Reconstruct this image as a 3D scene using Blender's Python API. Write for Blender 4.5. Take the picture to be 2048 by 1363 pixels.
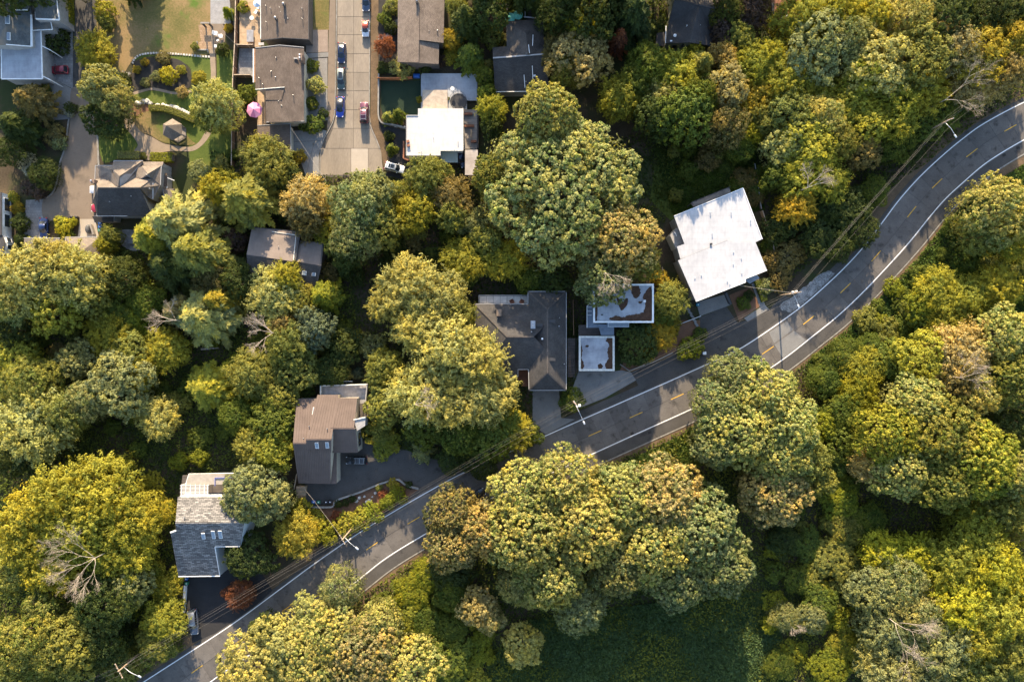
import bpy, math, random
import numpy as np
from mathutils import Vector, Matrix

for _o in list(bpy.data.objects): bpy.data.objects.remove(_o)
SC = bpy.context.scene
COL = SC.collection
R = math.radians
# ------------------------------------------------------------------ camera
F_PX, CAM_H, CX, CY = 1479.0, 163.0, 1024.0, 681.5
cam = bpy.data.cameras.new('camera'); camo = bpy.data.objects.new('camera', cam); COL.objects.link(camo)
camo.location = (0, 0, CAM_H); camo.rotation_euler = (0, 0, 0)
cam.sensor_width = 36.0; cam.lens = 36.0*F_PX/2048.0; cam.clip_start = 1.0; cam.clip_end = 3000
SC.camera = camo
# ------------------------------------------------------------------ sky and sun
SUN_EL, SUN_AZ = 21.0, -3.5        # azimuth from +Y (top of the picture), negative = towards -X
wd = bpy.data.worlds.new('World'); SC.world = wd; wd.use_nodes = True
_nt = wd.node_tree; _bg = _nt.nodes['Background']
_sky = _nt.nodes.new('ShaderNodeTexSky'); _sky.sky_type = 'NISHITA'; _sky.sun_disc = False
_sky.sun_elevation = R(SUN_EL); _sky.sun_rotation = R(SUN_AZ)
_sky.air_density = 1.0; _sky.dust_density = 1.2; _sky.ozone_density = 1.0
_nt.links.new(_sky.outputs[0], _bg.inputs[0]); _bg.inputs[1].default_value = 0.15
sun = bpy.data.lights.new('sun', 'SUN'); suno = bpy.data.objects.new('sun', sun); COL.objects.link(suno)
sun.energy = 5.0; sun.angle = R(0.6); sun.color = (1.0, 0.80, 0.54)
_d = Vector((math.sin(R(SUN_AZ))*math.cos(R(SUN_EL)), math.cos(R(SUN_AZ))*math.cos(R(SUN_EL)), math.sin(R(SUN_EL))))
suno.rotation_euler = _d.to_track_quat('Z', 'Y').to_euler(); suno.location = (0, 60, 90)
SC.view_settings.view_transform = 'Standard'; SC.view_settings.look = 'None'
SC.view_settings.exposure = 1.60; SC.view_settings.gamma = 1.0
SC.render.engine = 'CYCLES'

# ------------------------------------------------------------------ helpers
def W(px, py, z=0.0):
    "the point at height z that lies under a pixel of the 2048 x 1363 photograph"
    s = (CAM_H - z)/F_PX
    return Vector(((px-CX)*s, (CY-py)*s, z))
def WL(pts, z=0.0): return [W(p[0], p[1], p[2] if len(p) > 2 else z) for p in pts]

class MB:
    def __init__(s): s.v = []; s.f = []
    def add(s, vs, fs):
        o = len(s.v); s.v += [tuple(v) for v in vs]; s.f += [tuple(i+o for i in f) for f in fs]; return s
    def box(s, c, size, rz=0.0, tilt=None):
        x, y, z = size[0]/2, size[1]/2, size[2]/2
        M = Matrix.Rotation(rz, 3, 'Z')
        if tilt is not None: M = M @ Matrix.Rotation(tilt, 3, 'X')
        vs = [M @ Vector((a*x, b*y, d*z)) + Vector(c) for d in (-1, 1) for a, b in ((-1,-1),(1,-1),(1,1),(-1,1))]
        return s.add(vs, [(3,2,1,0),(4,5,6,7),(0,1,5,4),(1,2,6,5),(2,3,7,6),(3,0,4,7)])
    def bar(s, a, b, w, h):
        "box from a to b (lengthwise), width w, height h"
        a, b = Vector(a), Vector(b); d = b-a; L = d.length
        if L < 1e-6: return s
        d /= L; up = Vector((0,0,1)) if abs(d.z) < .95 else Vector((0,1,0))
        sd = d.cross(up).normalized()*w/2; up = sd.cross(d).normalized()*h/2
        vs = [p + i*sd + j*up for p in (a, b) for i, j in ((-1,-1),(1,-1),(1,1),(-1,1))]
        return s.add(vs, [(0,1,2,3),(7,6,5,4),(0,4,5,1),(1,5,6,2),(2,6,7,3),(3,7,4,0)])
    def prism(s, top, zb=None, thick=None):
        "solid under a polygon given in world points, down to zb or by thick"
        top = [Vector(p) for p in top]
        a = sum(top[i].x*top[(i+1) % len(top)].y - top[(i+1) % len(top)].x*top[i].y for i in range(len(top)))
        if a < 0: top = top[::-1]
        n = len(top); bot = [Vector((p.x, p.y, zb if zb is not None else p.z-thick)) for p in top]
        return s.add(top+bot, [tuple(range(n)), tuple(range(2*n-1, n-1, -1))] +
                     [(i, n+i, n+(i+1) % n, (i+1) % n) for i in range(n)])
    def tube(s, pts, rad, n=6, cap=True):
        pts = [Vector(p) for p in pts]; vs = []; fs = []
        if not hasattr(rad, '__len__'): rad = [rad]*len(pts)
        for i, p in enumerate(pts):
            d = (pts[min(i+1, len(pts)-1)] - pts[max(i-1, 0)]).normalized()
            a = d.orthogonal().normalized(); b = d.cross(a)
            for k in range(n):
                t = 2*math.pi*k/n; vs.append(p + (a*math.cos(t)+b*math.sin(t))*rad[i])
        for i in range(len(pts)-1):
            for k in range(n):
                fs.append((i*n+k, i*n+(k+1) % n, (i+1)*n+(k+1) % n, (i+1)*n+k))
        if cap: fs.append(tuple(range(n-1, -1, -1))); fs.append(tuple((len(pts)-1)*n+k for k in range(n)))
        return s.add(vs, fs)
    def lathe(s, c, prof, n=12, sx=1.0, sy=1.0):
        "rings of (radius, z) about the vertical through c"
        vs = []; fs = []
        for r, z in prof:
            for k in range(n):
                t = 2*math.pi*k/n; vs.append((c[0]+r*sx*math.cos(t), c[1]+r*sy*math.sin(t), c[2]+z))
        for i in range(len(prof)-1):
            for k in range(n): fs.append((i*n+k, i*n+(k+1) % n, (i+1)*n+(k+1) % n, (i+1)*n+k))
        fs.append(tuple(range(n-1, -1, -1))); fs.append(tuple((len(prof)-1)*n+k for k in range(n)))
        return s.add(vs, fs)
    def loft(s, rings):
        n = len(rings[0]); vs = [p for r in rings for p in r]; fs = []
        for i in range(len(rings)-1):
            for k in range(n): fs.append((i*n+k, i*n+(k+1) % n, (i+1)*n+(k+1) % n, (i+1)*n+k))
        fs.append(tuple(range(n-1, -1, -1))); fs.append(tuple((len(rings)-1)*n+k for k in range(n)))
        return s.add(vs, fs)
    def mesh(s, name, mat, off=Vector((0,0,0)), smooth=False):
        me = bpy.data.meshes.new(name)
        me.from_pydata([(v[0]-off[0], v[1]-off[1], v[2]-off[2]) for v in s.v], [], s.f)
        uv = me.uv_layers.new(name='UVMap')
        for p in me.polygons:
            n = p.normal
            u = Vector((-n.y, n.x, 0)) if (abs(n.x)+abs(n.y)) > 1e-3 else Vector((1,0,0))
            u.normalize(); v = n.cross(u)
            for li in p.loop_indices:
                c = Vector(s.v[me.loops[li].vertex_index]); uv.data[li].uv = (c.dot(u), c.dot(v))
        if smooth:
            for p in me.polygons: p.use_smooth = True
        me.materials.append(mat); me.update(); return me
    def build(s, name, mat, parent=None, smooth=False):
        off = wloc(parent) if parent else Vector((0,0,0))
        o = bpy.data.objects.new(name, s.mesh(name, mat, off, smooth)); COL.objects.link(o)
        if parent: o.parent = parent
        return o
def wloc(o):
    v = Vector((0,0,0))
    while o is not None: v += o.location; o = o.parent
    return v
def tag(o, label=None, cat=None, group=None, kind=None):
    if label: o['label'] = label
    if cat: o['category'] = cat
    if group: o['group'] = group
    if kind: o['kind'] = kind
    return o
def thing(name, label, cat, loc=(0,0,0), group=None, rz=0.0):
    o = bpy.data.objects.new(name, None); COL.objects.link(o); o.location = loc; o.rotation_euler.z = rz
    o.empty_display_size = 0.5
    return tag(o, label, cat, group)
def copy_tree(o, parent=None):
    c = o.copy(); COL.objects.link(c); c.parent = parent
    for ch in list(o.children): copy_tree(ch, c)
    return c
def sheet(name, pts, z, mat, kind='structure', parent=None, thick=None, world=False):
    "a flat surface; pts are photo pixels on the ground"
    m = MB(); p = pts if world else [W(a[0], a[1], 0) for a in pts]
    p = [Vector((q.x, q.y, z)) for q in p]
    if thick: m.prism(p, thick=thick)
    else:
        a = sum(p[i].x*p[(i+1) % len(p)].y - p[(i+1) % len(p)].x*p[i].y for i in range(len(p)))
        m.add(p if a > 0 else p[::-1], [tuple(range(len(p)))])
    o = m.build(name, mat, parent)
    if kind: o['kind'] = kind
    return o
def smooth_line(pts, n=8, closed=False):
    "Catmull-Rom through pixel points"
    P = [Vector((p[0], p[1], 0)) for p in pts]; out = []; N = len(P)
    rng = range(N if closed else N-1)
    for i in rng:
        if closed: p0, p1, p2, p3 = P[(i-1) % N], P[i], P[(i+1) % N], P[(i+2) % N]
        else: p0, p1, p2, p3 = P[max(i-1,0)], P[i], P[i+1], P[min(i+2,N-1)]
        for k in range(n):
            t = k/n
            out.append(0.5*((2*p1)+(p2-p0)*t+(2*p0-5*p1+4*p2-p3)*t*t+(3*p1-p0-3*p2+p3)*t**3))
    if not closed: out.append(P[-1])
    return [(q.x, q.y) for q in out]
def strip(name, A, B, z, mat, parent=None, kind=None, thick=0.0):
    "sheet between two world polylines of the same length"
    m = MB(); n = len(A)
    m.add([Vector((p.x,p.y,z)) for p in A]+[Vector((p.x,p.y,z)) for p in B], [(i, i+1, n+i+1, n+i) for i in range(n-1)])
    me_a = (A[1]-A[0]).cross(B[0]-A[0]).z
    if me_a < 0: m.f = [f[::-1] for f in m.f]
    o = m.build(name, mat, parent)
    if kind: o['kind'] = kind
    return o

# ------------------------------------------------------------------ materials
MATS = {}
def nodes(name):
    m = bpy.data.materials.new(name); m.use_nodes = True
    nt = m.node_tree; b = nt.nodes['Principled BSDF']
    return m, nt, b
def nn(nt, typ, **kw):
    n = nt.nodes.new(typ)
    for k, v in kw.items():
        if k.startswith('i_'):
            key = k[2:]; n.inputs[int(key) if key.isdigit() else key.replace('_', ' ')].default_value = v
        else: setattr(n, k, v)
    return n
def ramp(nt, stops, interp='LINEAR'):
    r = nt.nodes.new('ShaderNodeValToRGB'); r.color_ramp.interpolation = interp
    e = r.color_ramp.elements
    while len(e) < len(stops): e.new(0.5)
    for i, (p, c) in enumerate(stops):
        e[i].position = p; e[i].color = (c[0], c[1], c[2], 1) if hasattr(c, '__len__') else (c, c, c, 1)
    return r
def c4(c): return (c[0], c[1], c[2], 1)
def mixc(nt, fac, a, b, mode='MIX'):
    m = nt.nodes.new('ShaderNodeMix'); m.data_type = 'RGBA'; m.blend_type = mode
    for inp, val in ((m.inputs[0], fac), (m.inputs[6], a), (m.inputs[7], b)):
        if isinstance(val, bpy.types.NodeSocket): nt.links.new(val, inp)
        elif hasattr(val, '__len__'): inp.default_value = c4(val)
        else: inp.default_value = val
    return m.outputs[2]
def pos(nt, scale=(1,1,1)):
    g = nt.nodes.new('ShaderNodeNewGeometry')
    mp = nt.nodes.new('ShaderNodeMapping'); mp.inputs['Scale'].default_value = scale
    nt.links.new(g.outputs['Position'], mp.inputs[0]); return mp.outputs[0]
def noise(nt, vec, scale, detail=4.0, rough=0.55):
    n = nn(nt, 'ShaderNodeTexNoise', i_Scale=scale, i_Detail=detail, i_Roughness=rough)
    nt.links.new(vec, n.inputs['Vector']); return n.outputs['Fac']
def bump(nt, b, h, strength, dist=0.05):
    bp = nn(nt, 'ShaderNodeBump', i_Strength=strength, i_Distance=dist)
    nt.links.new(h, bp.inputs['Height']); nt.links.new(bp.outputs[0], b.inputs['Normal'])
def plain(name, c, rough=0.6, metal=0.0, var=0.12, scale=1.5, spec=0.4, fine=0.0):
    "a surface colour with broad and fine variation of its own"
    if name in MATS: return MATS[name]
    m, nt, b = nodes(name); p = pos(nt)
    n1 = noise(nt, p, scale, 5); d = tuple(max(0, x*(1-2*var)) for x in c); e = tuple(min(1, x*(1+2*var)) for x in c)
    r = ramp(nt, [(0.3, d), (0.7, e)]); nt.links.new(n1, r.inputs[0]); col = r.outputs[0]
    if fine:
        n2 = noise(nt, p, 18, 3); r2 = ramp(nt, [(0.3, 1-fine), (0.7, 1+fine)]); nt.links.new(n2, r2.inputs[0])
        col = mixc(nt, 1.0, col, r2.outputs[0], 'MULTIPLY'); bump(nt, b, n2, 0.3, 0.02)
    nt.links.new(col, b.inputs['Base Color'])
    b.inputs['Roughness'].default_value = rough; b.inputs['Metallic'].default_value = metal
    b.inputs['Specular IOR Level'].default_value = spec
    MATS[name] = m; return m
def ground_mat(name, stops, s1, s2, rough=0.95, amt=0.5, bmp=0.4, stains=None, objvar=0.0, stretch=(1,1,1)):
    "two-scale noise ramp for soil, lawn, concrete, asphalt; stains = (colour, scale, lo, hi)"
    m, nt, b = nodes(name); p = pos(nt, stretch)
    n1 = noise(nt, p, s1, 6, 0.6); n2 = noise(nt, p, s2, 4, 0.7)
    mx = nn(nt, 'ShaderNodeMix'); mx.inputs[0].default_value = amt
    nt.links.new(n1, mx.inputs[2]); nt.links.new(n2, mx.inputs[3])
    r = ramp(nt, stops); nt.links.new(mx.outputs[0], r.inputs[0]); col = r.outputs[0]
    for st in (stains or []):
        n3 = noise(nt, p, st[1], 5, 0.6); r3 = ramp(nt, [(st[2], 0.0), (st[3], 1.0)]); nt.links.new(n3, r3.inputs[0])
        col = mixc(nt, r3.outputs[0], col, st[0])
    if objvar:
        oi = nt.nodes.new('ShaderNodeObjectInfo'); r4 = ramp(nt, [(0, 1-objvar), (1, 1+objvar)])
        nt.links.new(oi.outputs['Random'], r4.inputs[0]); col = mixc(nt, 1.0, col, r4.outputs[0], 'MULTIPLY')
    nt.links.new(col, b.inputs['Base Color']); b.inputs['Roughness'].default_value = rough
    b.inputs['Specular IOR Level'].default_value = 0.25
    bump(nt, b, n2, bmp, 0.06); MATS[name] = m; return m
def shingle(name, c1, c2, mortar, bw=0.5, bh=0.2, rough=0.9, patch=None, gap=0.012):
    "courses of shingles on the UV map (metres)"
    m, nt, b = nodes(name)
    uv = nt.nodes.new('ShaderNodeUVMap')
    br = nn(nt, 'ShaderNodeTexBrick', i_Scale=1.0, i_Mortar_Size=gap, i_Bias=0.0, i_Brick_Width=bw, i_Row_Height=bh)
    br.inputs['Color1'].default_value = c4(c1); br.inputs['Color2'].default_value = c4(c2); br.inputs['Mortar'].default_value = c4(mortar)
    nt.links.new(uv.outputs[0], br.inputs['Vector'])
    p = pos(nt); n = noise(nt, p, 0.45, 5, 0.6); r = ramp(nt, [(0.3, 0.78), (0.7, 1.2)]); nt.links.new(n, r.inputs[0])
    col = mixc(nt, 1.0, br.outputs['Color'], r.outputs[0], 'MULTIPLY')
    n9 = noise(nt, p, 9.0, 3, 0.6); r9 = ramp(nt, [(0.3, 0.8), (0.7, 1.2)]); nt.links.new(n9, r9.inputs[0])
    col = mixc(nt, 1.0, col, r9.outputs[0], 'MULTIPLY')
    if patch:
        n3 = noise(nt, p, patch[1], 5); r3 = ramp(nt, [(patch[2], 0.0), (patch[3], 1.0)]); nt.links.new(n3, r3.inputs[0])
        col = mixc(nt, r3.outputs[0], col, patch[0])
    nt.links.new(col, b.inputs['Base Color']); b.inputs['Roughness'].default_value = rough
    b.inputs['Specular IOR Level'].default_value = 0.2
    bump(nt, b, br.outputs['Fac'], 0.5, -0.02); MATS[name] = m; return m
def flat_roof(name, base, dirt, leaf=None, seams=1.2, rough=0.6):
    "membrane roof with laps, water stains and (leaf) heaps of litter towards its low side"
    m, nt, b = nodes(name); p = pos(nt); uv = nt.nodes.new('ShaderNodeUVMap')
    n1 = noise(nt, p, 0.35, 6, 0.65); r1 = ramp(nt, [(0.35, dirt), (0.62, base)]); nt.links.new(n1, r1.inputs[0]); col = r1.outputs[0]
    n2 = noise(nt, pos(nt, (1.0, 0.25, 1.0)), 2.2, 4); r2 = ramp(nt, [(0.3, 0.9), (0.7, 1.05)]); nt.links.new(n2, r2.inputs[0])
    col = mixc(nt, 1.0, col, r2.outputs[0], 'MULTIPLY')
    br = nn(nt, 'ShaderNodeTexBrick', i_Scale=1.0, i_Mortar_Size=0.02, i_Brick_Width=9.0, i_Row_Height=seams)
    br.inputs['Color1'].default_value = (1,1,1,1); br.inputs['Color2'].default_value = (.95,.95,.96,1); br.inputs['Mortar'].default_value = (.8,.8,.82,1)
    nt.links.new(uv.outputs[0], br.inputs['Vector']); col = mixc(nt, 1.0, col, br.outputs[0], 'MULTIPLY')
    nt.links.new(col, b.inputs['Base Color']); b.inputs['Roughness'].default_value = rough
    b.inputs['Specular IOR Level'].default_value = 0.35
    MATS[name] = m; return m
def board(name, c1, c2, w=0.14, rough=0.8):
    m, nt, b = nodes(name); uv = nt.nodes.new('ShaderNodeUVMap')
    br = nn(nt, 'ShaderNodeTexBrick', i_Scale=1.0, i_Mortar_Size=0.012, i_Brick_Width=3.0, i_Row_Height=w)
    br.inputs['Color1'].default_value = c4(c1); br.inputs['Color2'].default_value = c4(c2); br.inputs['Mortar'].default_value = c4(tuple(x*.35 for x in c1))
    nt.links.new(uv.outputs[0], br.inputs['Vector'])
    p = pos(nt); n = noise(nt, p, 0.9, 4); r = ramp(nt, [(0.3, 0.8), (0.7, 1.2)]); nt.links.new(n, r.inputs[0])
    nt.links.new(mixc(nt, 1.0, br.outputs[0], r.outputs[0], 'MULTIPLY'), b.inputs['Base Color'])
    b.inputs['Roughness'].default_value = rough; MATS[name] = m; return m
def paint(name, c, rough=0.3, metal=0.0, coat=0.6):
    if name in MATS: return MATS[name]
    m, nt, b = nodes(name); p = pos(nt); n = noise(nt, p, 2.0, 3)
    r = ramp(nt, [(0.3, tuple(x*.9 for x in c)), (0.7, tuple(min(1, x*1.1) for x in c))]); nt.links.new(n, r.inputs[0])
    nt.links.new(r.outputs[0], b.inputs['Base Color'])
    b.inputs['Roughness'].default_value = rough; b.inputs['Metallic'].default_value = metal
    b.inputs['Coat Weight'].default_value = coat; b.inputs['Coat Roughness'].default_value = 0.08
    MATS[name] = m; return m
def leaf_mat(name, transl=0.40, rough=0.6):
    "foliage: the plant's own colour (object colour) times a tint that differs leaf by leaf"
    m, nt, b = nodes(name); out = nt.nodes['Material Output']
    oi = nt.nodes.new('ShaderNodeObjectInfo'); at = nn(nt, 'ShaderNodeAttribute', attribute_name='tint')
    col = mixc(nt, 1.0, oi.outputs['Color'], at.outputs['Color'], 'MULTIPLY')
    nt.links.new(col, b.inputs['Base Color']); b.inputs['Roughness'].default_value = rough
    b.inputs['Specular IOR Level'].default_value = 0.12
    tr = nt.nodes.new('ShaderNodeBsdfTranslucent')
    nt.links.new(mixc(nt, 1.0, col, (1.25, 1.15, 0.5), 'MULTIPLY'), tr.inputs[0])
    ms = nt.nodes.new('ShaderNodeMixShader'); ms.inputs[0].default_value = transl
    nt.links.new(b.outputs[0], ms.inputs[1]); nt.links.new(tr.outputs[0], ms.inputs[2]); nt.links.new(ms.outputs[0], out.inputs[0])
    MATS[name] = m; return m
LEAF = leaf_mat('foliage')
BARK = plain('bark', (0.13, 0.10, 0.075), 0.95, var=0.25, scale=3)
DEADWOOD = plain('dead_wood', (0.42, 0.35, 0.28), 0.9, var=0.2, scale=3)
# ================================================================== the setting
SOIL = ground_mat('woodland_soil', [(0.3, (.030,.022,.014)), (0.5, (.060,.045,.028)), (0.7, (.110,.078,.045))], 0.18, 3.0, bmp=0.8,
                  stains=[((.035,.045,.014), 0.12, 0.45, 0.6)])
LAWN = ground_mat('dry_lawn', [(0.34, (.075,.082,.022)), (0.47, (.140,.118,.040)), (0.58, (.235,.160,.075))], 0.10, 2.4, bmp=0.7, amt=0.35,
                  stains=[((.080,.130,.020), 0.15, 0.56, 0.68)])
GRASS = ground_mat('green_lawn', [(0.3, (.045,.072,.014)), (0.5, (.082,.110,.020)), (0.7, (.160,.155,.034))], 0.30, 3.5, bmp=0.7, amt=0.45)
CONC = ground_mat('street_concrete', [(0.3, (.17,.143,.113)), (0.5, (.238,.200,.156)), (0.7, (.305,.256,.2))], 0.35, 4.0, bmp=0.15, amt=0.4,
                  stains=[((.15,.13,.11), 0.9, 0.60, 0.76)], objvar=0.09, stretch=(1, .3, 1))
CONC_NEW = ground_mat('new_concrete', [(0.3, (.33,.285,.23)), (0.7, (.42,.365,.30))], 0.5, 5.0, bmp=0.1)
CONC_GREY = ground_mat('grey_concrete', [(0.3, (.17,.165,.155)), (0.7, (.27,.26,.245))], 0.4, 4.0, bmp=0.2, stains=[((.10,.095,.09), 0.5, 0.58, 0.75)], objvar=0.05)
ROADC = ground_mat('road_concrete', [(0.3, (.088,.080,.074)), (0.5, (.122,.111,.101)), (0.7, (.165,.150,.136))], 0.30, 3.5, bmp=0.2, amt=0.4,
                   stains=[((.055,.050,.046), 0.55, 0.56, 0.72)], objvar=0.16)
ASPH = ground_mat('asphalt', [(0.3, (.052,.048,.045)), (0.5, (.075,.070,.065)), (0.7, (.105,.097,.088))], 0.28, 5.0, bmp=0.35,
                  stains=[((.035,.033,.032), 0.4, 0.58, 0.72)])
ASPH_DK = ground_mat('fresh_asphalt', [(0.3, (.020,.020,.022)), (0.7, (.040,.039,.040))], 0.3, 6.0, bmp=0.35)
ASPH_BR = ground_mat('old_asphalt_drive', [(0.3, (.165,.130,.098)), (0.7, (.245,.192,.145))], 0.3, 7.0, bmp=0.35, stains=[((.09,.075,.06), 0.3, 0.55, 0.75)])
GRAVEL = ground_mat('light_gravel', [(0.38, (.09,.085,.08)), (0.5, (.22,.215,.205)), (0.62, (.40,.39,.375))], 0.9, 4.0, bmp=1.0, amt=0.6)
DIRT = ground_mat('dry_leaf_litter', [(0.3, (.070,.048,.030)), (0.5, (.125,.085,.050)), (0.7, (.21,.140,.080))], 0.5, 5.0, bmp=0.8)
MULCH = ground_mat('dark_mulch', [(0.3, (.022,.020,.018)), (0.7, (.055,.050,.045))], 0.6, 7.0, bmp=0.8)
BARKM = ground_mat('red_bark_mulch', [(0.3, (.110,.055,.032)), (0.7, (.230,.125,.075))], 0.6, 6.0, bmp=0.8)
PAVE = shingle('grey_pavers', (.20,.195,.19), (.27,.26,.25), (.10,.10,.095), 0.6, 0.6, 0.9)
PATIO = shingle('brown_pavers', (.28,.19,.115), (.34,.235,.15), (.15,.10,.065), 0.5, 0.5, 0.9)
PATH = ground_mat('tan_path', [(0.3, (.21,.165,.12)), (0.7, (.32,.25,.18))], 0.6, 6.0, bmp=0.4)
KERB = plain('kerb_concrete', (.24,.225,.20), .9, var=.15, scale=1.2, fine=.15)
ROCK = plain('pale_rock', (.45,.42,.38), .9, var=.25, scale=2.0, fine=.2)
WHITE_LINE = ground_mat('white_road_paint', [(0.28, (.42,.42,.41)), (0.42, (.78,.78,.77))], 1.2, 7.0, bmp=0.05)
YEL_LINE = ground_mat('yellow_road_paint', [(0.28, (.45,.26,.05)), (0.42, (.68,.39,.04))], 1.2, 7.0, bmp=0.05)

def wp(pts, z): return [W(p[0], p[1], 0).xy.to_3d()+Vector((0,0,z)) for p in pts]
# ground, one sheet far past the frame, softly uneven
_n = 60; _m = MB(); _vs = []
sheet('ground', [(-6000,-6000),(8048,-6000),(8048,7363),(-6000,7363)], 0.0, SOIL)

# ---- the curved road
UP = [(215,1412),(287,1363),(380,1303),(475,1240),(570,1170),(645,1115),(745,1048),(897,960),(1000,912),(1091,871),(1147,846),(1225,812),(1300,779),(1350,757),(1432,720),(1475,700),(1530,665),(1600,615),(1650,572),(1692,532),(1730,490),(1768,440),(1798,400),(1838,355),(1886,310),(1926,277),(1968,247),(2047,205),(2140,165)]
LO = [(340,1430),(420,1363),(500,1308),(590,1250),(660,1202),(724,1153),(768,1118),(837,1075),(960,1006),(1045,970),(1100,946),(1150,923),(1262,872),(1362,827),(1422,799),(1500,760),(1565,719),(1625,672),(1675,632),(1725,585),(1780,527),(1822,480),(1858,435),(1891,397),(1926,365),(1973,325),(2047,280),(2140,232)]
def resample(pts, n):
    P = [Vector((p[0], p[1], 0)) for p in smooth_line(pts, 6)]; d = [0.0]
    for a, b in zip(P, P[1:]): d.append(d[-1]+(b-a).length)
    out = []; j = 0
    for i in range(n):
        t = d[-1]*i/(n-1)
        while j < len(P)-2 and d[j+1] < t: j += 1
        k = (t-d[j])/max(1e-6, d[j+1]-d[j]); out.append(P[j].lerp(P[j+1], k))
    return out
NR = 241
up_px, lo_px = resample(UP, NR), resample(LO, NR)
upw = [W(p.x, p.y) for p in up_px]; low = [W(p.x, p.y) for p in lo_px]
# re-pair the lower edge with the nearest point of the upper one so that cross joints are square to the road
_dl = low[:]; low = []
for i, p in enumerate(upw):
    t = (upw[min(i+1, NR-1)]-upw[max(i-1, 0)]).normalized()
    best = min(_dl, key=lambda q: abs((q-p).dot(t))*6+(q-p).length); low.append(best)
for _ in range(3): low = [low[0]]+[(low[i-1]+low[i]*2+low[i+1])/4 for i in range(1, NR-1)]+[low[-1]]
def off(A, B, d):
    "points of A pushed away from B by d (metres)"
    return [a+(a-b).normalized()*d for a, b in zip(A, B)]
road = strip('road', off(upw, low, 0.9), off(low, upw, 2.6), 0.012, ASPH, kind='structure')
mid = [(a+b)/2 for a, b in zip(upw, low)]
_k = 0; i = 0
rngr = random.Random(4)
while i < NR-4:
    st = rngr.choice((4, 4, 5))
    j = min(i+st, NR-1)
    for A, B in ((off(upw, low, 0.35), [m+(u-m).normalized()*0.03 for m, u in zip(mid, upw)]), ([m+(l-m).normalized()*0.03 for m, l in zip(mid, low)], off(low, upw, 0.35))):
        m = MB(); ring = []
        for q in range(i, j+1):
            ring.append(A[q])
        for q in range(j, i-1, -1): ring.append(B[q])
        c = sum(ring, Vector((0,0,0)))/len(ring)
        ring = [c+(p-c)*0.991 for p in ring]
        m.prism([Vector((p.x, p.y, 0.045)) for p in ring], zb=0.0)
        m.build('concrete_slab', ROADC, road)
    i = j
LN = 0.052
def line_between(name, A, w, z, mat, i0, i1):
    n = len(A); L = []; Rr = []
    for i in range(i0, i1+1):
        t = (A[min(i+1, n-1)]-A[max(i-1, 0)]).normalized(); s = Vector((-t.y, t.x, 0))*w/2
        L.append(A[i]+s); Rr.append(A[i]-s)
    return strip(name, L, Rr, z, mat, road)
line_between('edge_line', upw, 0.20, LN, WHITE_LINE, 0, NR-1)
line_between('edge_line', low, 0.20, LN, WHITE_LINE, 0, NR-1)
DASH = [(2095,222),(2020,255),(1943,305),(1872,365),(1824,424),(1750,510),(1691,576),(1615,637),(1535,699),(1445,752),(1354,792),(1272,829),(1190,866),(1099,905),(1010,943),(921,984),(826,1038),(744,1091),(660,1150),(575,1212),(487,1275),(394,1336)]
for px, py in DASH:
    p = W(px, py); q = min(range(NR), key=lambda i: (mid[i]-p).length)
    t = (mid[min(q+2, NR-1)]-mid[max(q-2, 0)]).normalized(); c = mid[q]+t*(p-mid[q]).dot(t)
    s = Vector((-t.y, t.x, 0))*0.075; a, b = c-t*1.55, c+t*1.55
    m = MB(); m.add([Vector((v.x, v.y, LN)) for v in (a-s, b-s, b+s, a+s)], [(0,1,2,3)]); m.build('centre_dash', YEL_LINE, road)
# gutter kerb strip on the lower side and drains
line = off(low, upw, 2.6); m = MB()
_L = strip('kerb', off(low, upw, 2.62), off(low, upw, 2.9), 0.10, KERB, kind='structure')
_v = strip('verge', off(low, upw, 2.92), off(low, upw, 4.6), 0.02, DIRT, kind='structure')
_i1 = max(i for i in range(NR) if up_px[i].x < 640); _i2 = min(i for i in range(NR) if up_px[i].x > 1690)
_a, _b = off(upw, low, 0.95), off(upw, low, 3.2)
strip('verge', _a[:_i1], _b[:_i1], 0.008, DIRT, kind='structure'); strip('verge', _a[_i2:], _b[_i2:], 0.008, DIRT, kind='structure')
_c = off(upw, low, 1.9); strip('shoulder', _a[_i1-1:_i2+1], _c[_i1-1:_i2+1], 0.009, ASPH, kind='structure')
IRON = plain('cast_iron', (.05,.045,.04), .6, .6, scale=6)
for px, py in ((1264,866),(1299,864),(2008,310),(2036,295)):
    c = W(px, py); m = MB(); m.box((c.x, c.y, .035), (.7, .55, .06), R(24))
    for k in range(5): m.box((c.x+(-.24+.12*k)*math.cos(R(24)), c.y+(-.24+.12*k)*math.sin(R(24)), .075), (.05, .5, .02), R(24))
    tag(m.build('storm_drain', IRON), ('rusty iron storm drain grate below the white transformer pole, ' if px < 1900 else 'rusty iron storm drain grate inside the road bend, ')+('nearer the kerb grass' if px in (1264,2008) else 'nearer the edge line'), 'drain', 'storm drain grates along the road')
# paler concrete replacement slabs across the curve
PATCHC = ground_mat('patched_concrete', [(0.3, (.150,.148,.142)), (0.7, (.225,.220,.212))], 0.5, 4.0, bmp=0.15)
for q in ([(1538,664),(1574,642),(1586,659),(1548,686)],[(1549,689),(1588,661),(1612,680),(1566,716)]):
    sheet('concrete_slab', q, 0.049, PATCHC, None, road)

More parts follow.
